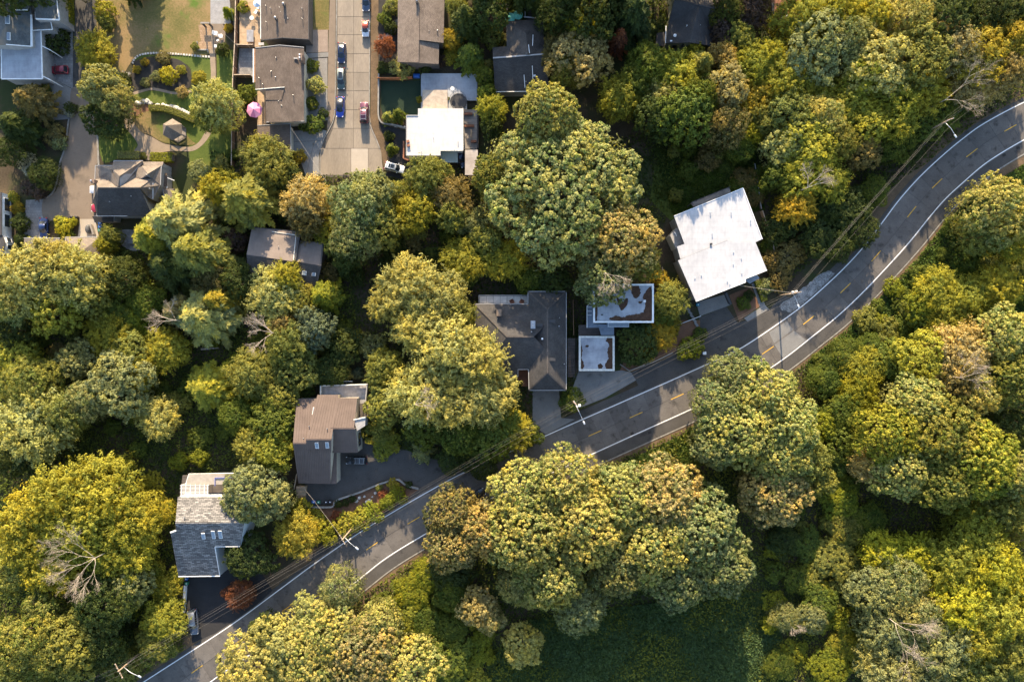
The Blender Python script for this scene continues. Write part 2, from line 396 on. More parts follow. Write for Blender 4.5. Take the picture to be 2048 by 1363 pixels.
# ---- concrete side street (top of the picture, ends above the wood)
street = sheet('street', [(672,-90),(743,-90),(741,0),(739,240),(743,255),(760,297),(768,350),(640,356),(641,307),(647,282),(667,243),(671,200),(674,0)], 0.02, plain('joint_filler', (.10,.085,.07), .95), thick=0.05)
rows = [-80,-40,-3,34,70,108,145,182,220,257,297,350]
for a, b in zip(rows, rows[1:]):
    def xl(y): return 675 if y < 235 else 675-(y-235)*0.40 if y < 300 else 648-(y-300)*.08
    def xr(y): return 738.5 if y < 245 else 738.5+(y-245)*0.42 if y < 300 else 762
    for s in (0, 1):
        def f(y): return (xl(y)+.0, 706.6) if s == 0 else (707.4, xr(y))
        q = [(f(a)[0], a+.4), (f(a)[1], a+.4), (f(b)[1], b-.4), (f(b)[0], b-.4)]
        if b == 350:
            q = [(641,297.4),(701.5,297.4),(701.5,350),(641,350)] if s == 0 else [(736.8,297.4),(762,297.4),(766,345),(736.8,350)]
        elif b == 297 and s == 1: pass
        m = MB(); m.prism([Vector((p.x, p.y, .05)) for p in (W(*t) for t in q)], zb=0.0); m.build('concrete_slab', CONC, street)
m = MB(); m.prism([Vector((p.x, p.y, .055)) for p in (W(*t) for t in [(702.3,297.4),(736,297.4),(736,351),(702.3,351)])], zb=0.0)
m.build('concrete_slab', CONC_NEW, street)
def kerb(pts, w=0.18, h=0.15, name='kerb', mat=KERB, parent=None):
    P = [W(*p) for p in pts]; n = len(P); A = []; B = []
    for i in range(n):
        t = (P[min(i+1, n-1)]-P[max(i-1, 0)]).normalized(); s = Vector((-t.y, t.x, 0))*w/2; A.append(P[i]+s); B.append(P[i]-s)
    m = MB()
    for i in range(n-1):
        m.prism([Vector((v.x, v.y, h)) for v in (A[i], A[i+1], B[i+1], B[i])], zb=0.0)
    o = m.build(name, mat, parent)
    if name == 'kerb': o['kind'] = 'structure'
    return o
kerb(smooth_line([(673,-90),(673.3,0),(672,120),(670.5,200),(668,236),(659,258),(647,281),(641,306),(640,350)], 5))
kerb(smooth_line([(741,-90),(740,0),(739.5,120),(739,235),(743,256),(752,277),(760,297)], 5))
# sidewalks
sheet('sidewalk', [(660,-90),(671,-90),(671.5,0),(670,200),(667,236),(655,262),(655,240),(657,90),(660,0)], 0.09, ASPH_BR, thick=.1)
sheet('sidewalk', [(742.5,-90),(757,-90),(757,150),(757,240),(760,252),(776,300),(782,345),(770,345),(761,297),(744,254),(741,238)], 0.06, DIRT)
sheet('path', [(614,107),(657,105),(657,114),(614,117)], 0.07, CONC_GREY)
# yard gravel and soil beside the left houses
sheet('gravel_bed', [(612,60),(656,60),(656,104),(612,106)], 0.03, ground_mat('pink_gravel', [(0.3,(.20,.155,.125)),(0.7,(.34,.27,.22))], 1.0, 6.0, bmp=.8))
sheet('gravel_bed', [(612,118),(655,116),(655,240),(630,250),(612,245)], 0.03, ground_mat('grey_gravel', [(0.3,(.16,.15,.14)),(0.7,(.28,.265,.245))], 1.0, 6.0, bmp=.8))
sheet('driveway', [(585,262),(640,258),(654,262),(645,282),(638,308),(638,352),(612,352),(600,320),(585,300)], 0.035, CONC_GREY)
for a, b in (((585,284),(648,281)),((612,352),(628,285))):
    m = MB(); p, q = W(*a), W(*b); m.bar((p.x,p.y,.037), (q.x,q.y,.037), .06, .01); m.build('joint', MATS['joint_filler'], bpy.data.objects['driveway'])
sheet('yard', [(612,-60),(658,-60),(658,60),(612,60)], 0.025, LAWN)
sheet('yard', [(757,-80),(800,-80),(800,150),(757,150)], 0.02, MULCH)
sheet('driveway', [(760,250),(812,262),(818,318),(830,350),(815,360),(770,350),(776,300)], 0.045, ASPH_DK)
sheet('path', smooth_line([(757,70),(768,72),(785,58),(792,40),(798,42),(790,66),(772,80),(757,80)], 4, True), 0.05, CONC_GREY)

# ---- top-left gardens
sheet('driveway', smooth_line([(146,-60),(190,-60),(192,60),(170,130),(165,190),(150,240),(143,190),(146,110),(150,40)], 4, True), 0.03, ASPH, parent=None)
sheet('paved_court', [(97,104),(120,96),(138,74),(146,60),(146,178),(112,160),(97,160)], 0.042, PAVE)
sheet('driveway', [(97,160),(112,160),(144,178),(142,238),(95,242),(96,200)], 0.04, CONC_GREY)
sheet('driveway', smooth_line([(143,178),(172,185),(190,235),(193,270),(196,320),(190,345),(192,440),(160,445),(135,436),(90,440),(86,400),(112,382),(122,345),(125,312),(134,285),(141,240)], 4, True), 0.05, ASPH_BR)
sheet('driveway', [(52,400),(88,398),(86,476),(48,476)], 0.045, PAVE)
sheet('driveway', [(160,438),(228,438),(228,445),(192,445),(198,474),(156,474)], 0.06, CONC_NEW)
kerb(smooth_line([(88,398),(104,388),(114,366),(119,340),(121,325),(131,295),(137,250),(139,238)], 4), .3, .25)
kerb(smooth_line([(192,245),(195,262),(196,290),(198,335)], 4), .4, .15)
sheet('lawn', smooth_line([(200,-70),(420,-70),(421,60),(421,108),(350,110),(285,108),(262,125),(245,150),(225,140),(215,90),(195,60)], 3, True), 0.025, LAWN)
sheet('lawn', smooth_line([(268,122),(285,110),(340,112),(420,116),(422,175),(400,180),(385,160),(375,130),(310,112)], 3, True), 0.032, GRASS)
sheet('garden_bed', smooth_line([(262,160),(268,128),(290,118),(318,116),(352,118),(372,130),(381,150),(378,176),(340,180),(300,178),(268,184),(258,178)], 4, True), 0.04, MULCH)
sheet('lawn', smooth_line([(262,188),(300,182),(360,184),(395,192),(410,215),(380,222),(345,212),(300,206),(266,206)], 4, True), 0.045, GRASS)
sheet('path', smooth_line([(262,186),(300,176),(322,178),(350,184),(378,180),(382,185),(350,189),(320,183),(298,181),(264,191)], 3, True), 0.05, PATH)
sheet('garden_bed', smooth_line([(264,208),(296,206),(303,216),(298,225),(276,232),(262,225)], 4, True), 0.042, BARKM)
sheet('lawn', smooth_line([(268,245),(278,230),(300,222),(340,226),(385,240),(402,258),(400,275),(385,290),(330,286),(300,270),(275,262)], 4, True), 0.044, LAWN)
sheet('lawn', smooth_line([(372,230),(400,245),(412,262),(405,282),(390,286),(374,270),(360,250)], 4, True), 0.048, GRASS)
sheet('lawn', [(378,292),(408,282),(424,258),(440,240),(468,240),(468,335),(380,345)], 0.03, GRASS)
sheet('lawn', [(433,100),(474,100),(472,180),(434,178)], 0.03, GRASS)
sheet('lawn', smooth_line([(198,255),(235,245),(262,262),(280,290),(268,308),(235,318),(205,322)], 4, True), 0.03, GRASS)
sheet('path', smooth_line([(248,240),(262,236),(270,250),(285,266),(302,273),(325,286),(342,290),(378,294),(398,284),(412,262),(420,258),(424,262),(414,280),(398,296),(380,303),(345,302),(312,308),(304,318),(292,320),(280,308),(268,302),(276,290),(262,268),(250,255)], 3, True), 0.05, PATH)
sheet('path', [(419,100),(430,100),(432,145),(431,178),(421,178),(422,145)], 0.055, PATH)
sheet('patio', [(397,50),(421,50),(424,100),(394,100),(396,88),(402,82)], 0.06, PATIO)
sheet('patio', [(421,48),(445,48),(452,60),(448,98),(424,100)], 0.056, ASPH_BR)
sheet('gravel_bed', [(421,-70),(456,-70),(462,48),(421,48)], 0.035, ground_mat('blue_gravel', [(0.3,(.19,.185,.185)),(0.7,(.36,.35,.345))], 1.0, 6.0, bmp=.8))
# ---- middle driveways by the road
sheet('driveway', [(1065,780),(1118,778),(1122,835),(1150,838),(1092,868),(1065,850)], 0.030, CONC_GREY)
sheet('driveway', [(1157,742),(1228,742),(1242,740),(1262,744),(1272,760),(1210,795),(1160,815),(1140,790)], 0.028, CONC_GREY)
sheet('driveway', [(1272,760),(1262,744),(1330,718),(1400,660),(1398,635),(1452,612),(1475,645),(1495,640),(1538,618),(1568,590),(1590,600),(1540,648),(1475,690),(1350,750),(1280,780)], 0.024, ASPH)
sheet('path', [(1400,632),(1392,604),(1453,588),(1460,610)], 0.05, CONC_GREY)
sheet('path', [(1503,568),(1515,560),(1530,610),(1538,618),(1495,643),(1488,636),(1520,615)], 0.055, CONC_GREY)
sheet('garden_bed', [(1458,590),(1502,572),(1520,612),(1486,636),(1478,642)], 0.035, BARKM)
_g = random.Random(8); sheet('gravel_bed', [(a+_g.uniform(-2,2), b+_g.uniform(-2,2)) for a, b in smooth_line([(1559,612),(1590,590),(1620,565),(1645,545),(1668,545),(1655,562),(1630,588),(1600,611),(1582,624),(1572,622)], 5, True)], 0.03, GRAVEL)
sheet('garden_bed', [(1240,740),(1262,690),(1330,640),(1400,640),(1400,655),(1340,712),(1265,742)], 0.033, BARKM)
kerb([(1240,728),(1258,741),(1310,722),(1345,705)], .25, .35)
sheet('driveway', smooth_line([(690,955),(680,900),(730,880),(780,893),(830,905),(900,930),(898,945),(860,972),(838,975),(800,958),(762,962),(720,985),(680,998),(612,1008),(612,975)], 3, True), 0.03, ASPH)
sheet('driveway', [(612,905),(735,880),(735,1000),(610,1012)], 0.026, ASPH)
sheet('garden_bed', [(668,1000),(720,985),(762,965),(800,960),(838,978),(780,1018),(720,1050),(640,1060),(612,1015),(660,1012)], 0.036, BARKM)
sheet('driveway', [(372,1148),(440,1148),(470,1120),(520,1140),(545,1180),(500,1220),(430,1265),(385,1285),(372,1230)], 0.03, ASPH_DK)
sheet('verge', [(640,1240),(700,1195),(790,1140),(820,1150),(790,1180),(740,1200),(720,1250),(650,1280)], 0.024, DIRT)
sheet('yard', [(1310,330),(1500,330),(1520,420),(1340,440),(1300,400)], 0.02, GRASS)
sheet('yard', [(820,500),(905,490),(910,530),(820,560)], 0.02, GRASS)

sheet('paved_court', [(479,97),(509,97),(509,154),(475,154)], 0.05, PAVE)
# ================================================================== houses
SH_BLUE = shingle('blue_grey_shingle', (.100,.110,.112), (.140,.148,.150), (.060,.066,.07), .45, .18, patch=((.19,.16,.125), .25, .56, .70))
SH_BROWN = shingle('brown_shingle', (.108,.083,.067), (.135,.106,.086), (.070,.055,.045), .6, .2)
SH_BROWN2 = shingle('weathered_brown_shingle', (.150,.118,.095), (.205,.165,.135), (.085,.066,.054), .38, .22, gap=.02)
SH_TAUPE = shingle('taupe_shingle', (.170,.140,.115), (.205,.172,.142), (.115,.095,.08), .4, .18)
SH_DARK = shingle('charcoal_shingle', (.058,.055,.054), (.078,.073,.070), (.036,.035,.035), .4, .18)
SH_DARK2 = shingle('black_shingle', (.050,.048,.048), (.068,.064,.062), (.032,.031,.031), .4, .18)
SH_DK_BR = shingle('dark_brown_shingle', (.075,.066,.060), (.105,.092,.082), (.045,.040,.037), .4, .2, patch=((.12,.10,.085), .3, .52, .68))
SH_LAYER = shingle('layered_grey_shingle', (.085,.082,.082), (.245,.235,.225), (.045,.044,.044), .9, .34, gap=.035)
METAL = plain('brown_metal_roof', (.112,.084,.072), .6, .0, var=.06, scale=.5, spec=.15)
MEMB_W = flat_roof('white_membrane', (.54,.53,.515), (.44,.43,.415))
MEMB_W2 = flat_roof('silver_white_membrane', (.46,.462,.47), (.39,.393,.405), rough=.5)
MEMB_B = flat_roof('pale_blue_membrane', (.40,.42,.45), (.30,.31,.335))
MEMB_G = flat_roof('wet_grey_membrane', (.42,.435,.46), (.26,.27,.295), rough=.35)
MEMB_T = flat_roof('taupe_membrane', (.205,.165,.140), (.165,.132,.112), seams=1.0)
MEMB_P = flat_roof('pale_green_panel', (.42,.47,.42), (.34,.38,.34))
WALL_W = plain('white_siding', (.72,.72,.71), .7, var=.06, fine=.05)
WALL_BG = plain('beige_siding', (.50,.45,.36), .8, var=.06, fine=.05)
WALL_GY = plain('grey_siding', (.30,.29,.28), .8, var=.08, fine=.05)
WALL_BL = plain('pale_blue_siding', (.50,.55,.58), .75, var=.06, fine=.05)
WALL_DK = plain('dark_siding', (.10,.085,.075), .85, var=.1, fine=.08)
WALL_GN = plain('sage_siding', (.235,.235,.175), .85, var=.08, fine=.05)
TRIM_W = plain('white_trim', (.78,.78,.77), .6, var=.05)
TRIM_C = plain('cream_trim', (.62,.61,.55), .7, var=.12, scale=2.5)
TRIM_G = plain('grey_trim', (.34,.33,.32), .6, var=.06)
TRIM_D = plain('dark_trim', (.04,.04,.042), .5, var=.08)
GLASS = paint('window_glass', (.035,.045,.055), .08, 0.0, 1.0)
SKYL = paint('skylight_glass', (.16,.20,.24), .12, 0.0, 1.0)
STEEL = plain('galvanised_steel', (.45,.45,.45), .35, .8, var=.12, scale=4)
BRICK = shingle('chimney_brick', (.17,.105,.075), (.22,.135,.095), (.20,.18,.16), .24, .08)
WOOD = board('cedar_boards', (.26,.135,.070), (.34,.185,.100))
WOOD_T = board('tan_boards', (.38,.265,.165), (.45,.325,.205), .16)
WOOD_R = board('red_deck_boards', (.22,.085,.045), (.29,.120,.065))
WOOD_O = board('orange_boards', (.38,.130,.045), (.45,.170,.060))
WOOD_G = board('weathered_boards', (.23,.20,.175), (.30,.265,.23))
WOOD_D = board('dark_boards', (.085,.070,.060), (.11,.092,.08))
TURF = ground_mat('artificial_turf', [(0.3,(.014,.028,.016)),(0.7,(.024,.042,.024))], .4, 6, bmp=.5)

class House:
    def __init__(s, name, label, px, py, cat='house'):
        c = W(px, py); s.o = thing(name, label, cat, (c.x, c.y, 0)); s.sl = []; s.px = (px, py)
    def slope(s, pts, mat, name='roof', thick=.18, wall=True, parent=None):
        P = WL(pts); o = MB().prism(P, thick=thick).build(name, mat, parent or s.o)
        if wall: s.sl.append(P)
        return o
    def walls(s, mat, inset=.35, polys=None, name='wall', zb=0.0, drop=.19):
        m = MB()
        allp = [p for q in (polys or s.sl) for p in q]
        cx = (min(p.x for p in allp)+max(p.x for p in allp))/2; cy = (min(p.y for p in allp)+max(p.y for p in allp))/2
        k = 0
        for q in (polys or s.sl):
            pp = []
            for p in q:
                d = Vector((p.x-cx, p.y-cy, 0)); l = d.length; f = max(.2, 1-(inset+.004*k)/max(l, .8)); pp.append(Vector((cx+d.x*f, cy+d.y*f, p.z-drop-.003*k)))
            m.prism(pp, zb=zb-.003*k); k += 1
        return m.build(name, mat, s.o)
    def trim(s, pts, mat=TRIM_W, w=.14, h=.18, name='gutter', dz=0.0, parent=None):
        P = WL(pts); m = MB()
        for a, b in zip(P, P[1:]): m.bar(a+Vector((0,0,dz)), b+Vector((0,0,dz)), w, h)
        return m.build(name, mat, parent or s.o)
    def skylight(s, px, py, z, w, l, rz=0.0, name='skylight', tilt=0.0):
        c = W(px, py, z); m = MB(); m.box((c.x, c.y, z+.06), (w, l, .22), rz, tilt); o = m.build(name, TRIM_W, s.o)
        m = MB(); m.box((c.x, c.y, z+.18), (w-.10, l-.10, .04), rz, tilt); m.build('pane', SKYL, o); return o
    def vent(s, px, py, z, r=.09, h=.45, mat=None, cap=True):
        c = W(px, py, z+h); m = MB(); m.tube([(c.x, c.y, z-.3), (c.x, c.y, z+h)], r, 8)
        if cap: m.lathe((c.x, c.y, z+h), [(r*1.5, -.04), (r*1.7, 0), (r*1.1, .1), (.01, .13)], 8)
        return m.build('vent_pipe', mat or STEEL, s.o)
    def boxvent(s, px, py, z, w=.5, l=.4, h=.3, mat=None, name='roof_vent', rz=0.0):
        c = W(px, py, z+h/2); m = MB(); m.box((c.x, c.y, z+h/2-.1), (w*.8, l*.8, h), rz); m.box((c.x, c.y, z+h-.05), (w, l, .08), rz)
        return m.build(name, mat or TRIM_D, s.o)
    def chimney(s, px, py, z0, z1, w, l, mat=None, flues=2, rz=0.0):
        c = W(px, py, z1); m = MB(); m.box((c.x, c.y, (z0+z1)/2), (w, l, z1-z0), rz); m.box((c.x, c.y, z1+.04), (w+.16, l+.16, .12), rz)
        o = m.build('chimney', mat or BRICK, s.o)
        for k in range(flues):
            m = MB(); y = c.y+(k-(flues-1)/2)*l*.5; m.tube([(c.x, y, z1), (c.x, y, z1+.4)], .14, 10); m.lathe((c.x, y, z1+.4), [(.2, 0), (.2, .06), (.02, .12)], 10); m.build('flue', STEEL, o)
        return o
    def window(s, a, b, z0, z1, zref, frame=TRIM_W, out=.0, name='window'):
        "on the wall line between pixels a and b (pixels read at height zref); out pushes it off the wall"
        A, B = W(a[0], a[1], zref), W(b[0], b[1], zref); d = (B-A).normalized(); n = Vector((d.y, -d.x, 0))*out
        A, B = A+n, B+n
        m = MB(); zc = (z0+z1)/2
        m.bar((A.x, A.y, z1), (B.x, B.y, z1), .14, .14); m.bar((A.x, A.y, z0), (B.x, B.y, z0), .18, .12)
        for p in (A, B): m.bar((p.x, p.y, z0), (p.x, p.y, z1), .12, .12)
        o = m.build(name, frame, s.o)
        m = MB(); m.prism([Vector((p.x, p.y, z1-.05)) for p in (A+d*.05+n.normalized()*.03, B-d*.05+n.normalized()*.03, B-d*.05-n.normalized()*.03, A+d*.05-n.normalized()*.03)], zb=z0+.05); m.build('pane', GLASS, o); return o
    def seams(s, pts, n, mat, edge=(0, 1)):
        "standing seams on a quad slope, running from its first edge to its third"
        P = WL(pts)
        for i in range(1, n):
            t = i/n; a = P[0].lerp(P[1], t); b = P[3].lerp(P[2], t)
            MB().bar(a+Vector((0,0,.03)), b+Vector((0,0,.03)), .06, .07).build('seam', mat, s.o)
    def parapet(s, pts, z, w=.35, h=.3, mat=TRIM_C):
        P = WL(pts, z); n = len(P)
        c = sum(P, Vector((0,0,0)))/n; m = MB()
        for i in range(n):
            a, b = P[i], P[(i+1) % n]; d = (b-a).normalized(); e = w*.5 if i % 2 == 0 else -w*.5
            m.bar(a-d*e+Vector((0,0,h/2-.02)), b+d*e+Vector((0,0,h/2-.02)), w, h)
        return m.build('parapet', mat, s.o)
    def deck(s, pts, z, mat, name='deck', thick=.2, posts=True):
        P = WL(pts, z); o = MB().prism(P, thick=thick).build(name, mat, s.o)
        if posts and z > .6:
            c = sum(P, Vector((0,0,0)))/len(P)
            for p in P:
                q = c+(p-c)*.93; MB().bar((q.x, q.y, 0), (q.x, q.y, z-thick), .14, .14).build('post', WOOD_D, o)
        return o
    def rail(s, pts, z, mat, h=1.0, parent=None, n=6):
        P = WL(pts, z); m = MB()
        for a, b in zip(P, P[1:]):
            m.bar(a+Vector((0,0,h)), b+Vector((0,0,h)), .10, .06); m.bar(a+Vector((0,0,.12)), b+Vector((0,0,.12)), .05, .05)
            k = max(1, int((b-a).length/1.3))
            for i in range(k+1):
                q = a.lerp(b, i/k); m.bar(q, q+Vector((0,0,h)), .09, .09)
            k = max(1, int((b-a).length/.16))
            for i in range(k): q = a.lerp(b, (i+.5)/k); m.bar(q+Vector((0,0,.12)), q+Vector((0,0,h)), .03, .03)
        return m.build('railing', mat, parent or s.o)

# --- blue-grey house, top left corner
h = House('shingled_house', 'blue grey shingled house with white gutters and pale flat lower roof', 45, 60)
h.slope([(13,-60,8.6),(62,-60,6.2),(63,93,6.2),(12,89,8.6)], SH_BLUE); h.slope([(-70,-60,5.8),(13,-60,8.6),(12,89,8.6),(-70,92,5.8)], SH_BLUE)
h.slope([(25,-60,7.9),(61,-60,9.5),(61,-2,9.5),(55,20,8.2),(25,20,7.9)], SH_BLUE, 'dormer_roof', wall=False)
h.slope([(61,-60,9.5),(72,-60,6.9),(71,27,6.9),(61,-2,9.5)], SH_BLUE, 'dormer_roof', wall=False)
h.slope([(66,-60,7.8),(112,-60,6.2),(119,40,6.0),(72,37,7.3)], SH_BLUE); h.slope([(64,38,5.5),(101,40,5.2),(105,59,5.0),(66,61,5.3)], SH_BLUE)
h.slope([(3,93,4.6),(66,93,4.6),(66,61,4.6),(82,61,4.6),(85,158,4.6),(3,158,4.6)], MEMB_B, 'flat_roof')
h.walls(WALL_GY)
h.trim([(62,30,6.2),(63,93,6.2)], w=.5, h=.2); h.trim([(12,89,8.6),(63,93,6.2)], w=.14); h.trim([(112,-10,6.1),(119,40,6.0),(72,38,7.3)], w=.28)
h.trim([(55,20,8.2),(25,20,7.9)], w=.14); h.trim([(105,59,5.0),(66,61,5.3)]); h.trim([(101,40,5.2),(105,59,5.0)])
h.trim([(82,61,4.6),(85,158,4.6),(3,158,4.6),(3,93,4.6)], w=.22)
h.skylight(15.5,40,8.45,.9,1.7); h.skylight(17.5,73,8.35,.75,1.6)
for a, b in (((66,114,4.6),(101,133,1.2)),((85,152,4.6),(100,161,1.0)),((84,92,4.6),(98,100,1.0))):
    A, B = WL([a, b]); m = MB(); m.bar((A.x, A.y, 4.45), (A.x+1.6, A.y-.8, 4.45), .16, .2); m.bar((A.x+1.6, A.y-.8, 4.5), (A.x+1.6, A.y-.8, 0), .16, .16); m.build('beam', TRIM_W, h.o)
sheet('driveway', [(112,-60),(136,-60),(136,46),(122,40)], .05, CONC_GREY)
# --- white-walled house at the left edge
h = House('white_house', 'white walled house with dark windows and angled bay behind the grey paved drive', 5, 440)
h.slope([(-90,380,3.6),(3,384,3.4),(3,470,3.4),(-90,470,3.6)], SH_DARK); h.slope([(-90,470,3.3),(5,470,3.2),(10,486,3.2),(7,505,3.2),(-90,520,3.3)], SH_DARK)
h.walls(WALL_W, .12)
for a, b in (((3,394),(3,420)),((3,426),(3,452))): h.window(a, b, .7, 2.6, 3.4, TRIM_W, -.02)
h.window((6.5,473),(9.5,483), .9, 2.4, 3.2, TRIM_W, -.03); h.window((9.6,487.5),(8.2,497), .9, 2.4, 3.2, TRIM_W, -.03)
# --- taupe gabled house
h = House('gabled_house', 'taupe house of many gables with one shade-darkened slope beside the brown driveway', 255, 380)
T = SH_TAUPE
for q in ([(191,331,5.4),(228,331,5.4),(222,339,6.8)], [(191,331,5.4),(222,339,6.8),(236,374,7.5),(213,358,5.7),(190,358,5.4)],
          [(228,321.5,5.0),(285,321.5,5.0),(239,352,8.2),(222,337,6.4)], [(222,337,6.4),(239,352,8.2),(240,373,7.4),(236,374,7.5)],
          [(285,322,5.0),(268,339,5.3),(270,355,5.4),(240,373,7.3),(239,352,8.2)],
          [(268,340,5.3),(284,332,5.6),(295,348,6.9),(282,357,6.0),(270,355,5.4)], [(284,331.5,5.3),(323,331,5.3),(295,348,7.2)],
          [(323,331,5.3),(321,370,5.2),(305,357,6.0),(295,348,7.2)], [(270,355,5.4),(305,357,5.8),(280,375,7.7),(240,374,7.7)],
          [(305,357,5.9),(321,370,5.2),(306,400,5.0),(295,393,5.4),(280,375,7.7)], [(189,358,5.5),(215,358,5.7),(234,375,7.7),(196,375.5,7.7)],
          [(186,400,5.2),(189,358,5.5),(196,376,7.7)]):
    h.slope(q, T)
h.slope([(196,376,7.7),(280,376,7.7),(304,432,4.6),(194,432,4.6),(186,400,5.3)], SH_DARK); h.slope([(285,323.5,4.4),(327,323.5,4.4),(325,331,4.8),(285,331,4.8)], T)  # slope away from the sun: its shade is put into a charcoal colour
h.slope([(325,348,3.2),(334,346,3.2),(334,372,3.2),(325,372,3.2)], SH_BROWN); h.slope([(327,378,3.4),(347,377,3.0),(347,398,3.0),(329,398,3.4)], SH_TAUPE)
h.slope([(184,432.5,3.0),(226,432.5,3.0),(226,444,2.7),(190,444,2.7)], SH_DARK2)
h.walls(WALL_GY, .3)
h.trim([(190,360,5.4),(191,331,5.4),(228,331,5.4),(228,321.5,5.0),(285,321.5,5.0),(285,323.5,4.6)], TRIM_G, .12); h.trim([(194,400,5.2),(194,432,4.6),(255,432,4.6)], TRIM_G, .14)
h.trim([(323,331,5.3),(321,370,5.2)], TRIM_G, .14); h.trim([(306,366,6.0),(306,398,5.0)], TRIM_W, .12, .1, 'downpipe'); h.trim([(196,375.5,7.75),(280,375.5,7.75)], TRIM_D, .2, .08, 'ridge_cap')
h.chimney(184,362,4.0,7.6,.9,.7, BRICK, 1); h.vent(299,377,6.6); h.vent(262,392,6.7,.07,.3); h.vent(219,403,6.2,.07,.3)
for k in range(4): h.boxvent(213+k*16, 377, 7.5, .35, .35, .2)
for (a, b) in (((327,334,3.0),(327,350,3.0)),((334,350,3.0),(334,376,3.0)),((334,355,3.0),(349,361,2.6))): h.trim([a, b], TRIM_W, .16, .16, 'pergola_beam')
# --- low garage roofs beneath the pale trees
h = House('tiled_garage', 'low grey tiled garage below the blue car', 84, 500, 'garage')
h.slope([(48,476,2.8),(120,476,2.8),(119,503,4.2),(48,503,4.2)], SH_DK_BR); h.slope([(48,503,4.2),(119,503,4.2),(118,530,2.8),(48,530,2.8)], SH_DK_BR); h.walls(WALL_GY); h.trim([(48,476,2.8),(120,476,2.8)], TRIM_G)
h = House('hipped_garage', 'tan hip roofed garage beside the row of bins', 165, 500, 'garage')
h.slope([(131,474,2.8),(200,474,2.8),(163,503,4.6),(146,503,4.6)], SH_TAUPE); h.slope([(200,474,2.8),(200,532,2.8),(163,503,4.6)], SH_TAUPE); h.slope([(131,474,2.8),(146,503,4.6),(131,532,2.8)], SH_TAUPE); h.slope([(146,503,4.6),(163,503,4.6),(200,532,2.8),(131,532,2.8)], SH_TAUPE)
h.walls(WALL_GY); h.trim([(131,474,2.8),(200,474,2.8)], TRIM_G); h.trim([(131,474,2.8),(131,532,2.8)], TRIM_G)
# --- brown houses left of the concrete street
h = House('brown_house', 'long brown low pitched house next to the fenced timber deck', 569, 20)
h.slope([(521,-70,4.6),(565,-70,5.6),(565,76,5.6),(522,81,4.6)], SH_BROWN); h.slope([(565,-70,5.6),(617.5,-70,4.6),(617.5,79,4.6),(565,76,5.6)], SH_BROWN); h.walls(WALL_DK, .6)
h.trim([(522,81,4.6),(565,76,5.6),(617.5,79,4.6),(617.5,-60,4.6)], TRIM_D, .14, .2, 'fascia'); h.trim([(521,-60,4.6),(521.5,78,4.6)], TRIM_C, .14, .14)
h.chimney(551,36,5.0,6.3,.45,.45, WALL_DK, 1); h.chimney(567,8,5.2,6.4,.5,.5, WALL_DK, 1)
for p in ((541,17),(531,11),(559,15),(532,44),(576,37),(604,17),(604,37),(561,24),(562,45),(562,64)): h.vent(p[0], p[1], 5.1, .06, .3)
d = h.deck([(479,-30),(521,-30),(521,94),(479,94)], .5, WOOD_T)
h = House('taupe_house', 'taupe brown house with a side chimney beside the pink parasol', 560, 168)
h.slope([(511,96,4.5),(559,90.5,5.3),(562,244,5.3),(533,244.5,4.8),(531,179,4.8),(511,179,4.5)], SH_BROWN); h.slope([(559,90.5,5.3),(608,95,4.5),(608,242.5,4.5),(562,244,5.3)], SH_BROWN); h.walls(WALL_BG, .45)
h.slope([(532,176,4.6),(569,174,5.35),(563,200,5.4),(531,200,4.9)], SH_BROWN, wall=False)
h.trim([(511,96,4.5),(559,90.5,5.3),(608,95,4.5)], TRIM_G, .12); h.trim([(511,179,4.55),(569,174.5,5.5)], TRIM_C, .14); h.trim([(533,244.5,4.8),(608,242.5,4.5)], TRIM_G, .12); h.trim([(507,98,4.3),(507,165,4.3)], TRIM_C, .25, .15, 'pergola_beam'); h.trim([(509.5,98,4.3),(509.5,165,4.3)], WOOD, .3, .12, 'pergola_beam')
h.chimney(600,114,4.0,6.6,.8,1.3, BRICK, 2); h.boxvent(592,117,4.9,.9,.3,.2,WALL_GY)
for p in ((552,115),(542,143),(551,154),(518,156),(586,190),(563,211),(557,202),(525,168)): h.vent(p[0], p[1], 5.0, .07, .35)
h.deck([(515,182),(532,182),(533,248),(515,252)], .35, WOOD_T, 'terrace', posts=False)
h = House('brown_garage', 'brown flat garage at the head of the shaded concrete driveway', 548, 276, 'garage')
h.slope([(515,251,3.0),(581,247.5,3.0),(582,302.5,3.2),(515,297,3.2)], SH_BROWN); h.walls(WALL_BG, .4); h.trim([(515,251,3.0),(581,247.5,3.0),(582,302.5,3.2)], TRIM_G, .12)
# --- brown shingle house right of the street
h = House('ridged_house', 'weathered brown shingle house with long ridge beside the red leaved tree', 840, 40)
h.slope([(796,-70,4.6),(841,-70,6.1),(835,125,6.1),(795,124,4.6)], SH_BROWN2); h.slope([(841,-70,6.1),(890,-70,4.6),(887,86,4.6),(839,80,6.1)], SH_BROWN2); h.slope([(836.5,81,5.9),(878,87,4.4),(877.5,128,4.4),(835,126,5.9)], SH_BROWN2)
h.walls(WALL_DK, .6); h.chimney(834,2,5.2,6.8,.6,.6, WALL_DK, 1); h.vent(875,61,5.0,.09,.3); h.vent(858,61,5.4,.05,.25)
h.trim([(839,-60,6.2),(836,125,6.2)], SH_BROWN2, .3, .06, 'ridge_cap')
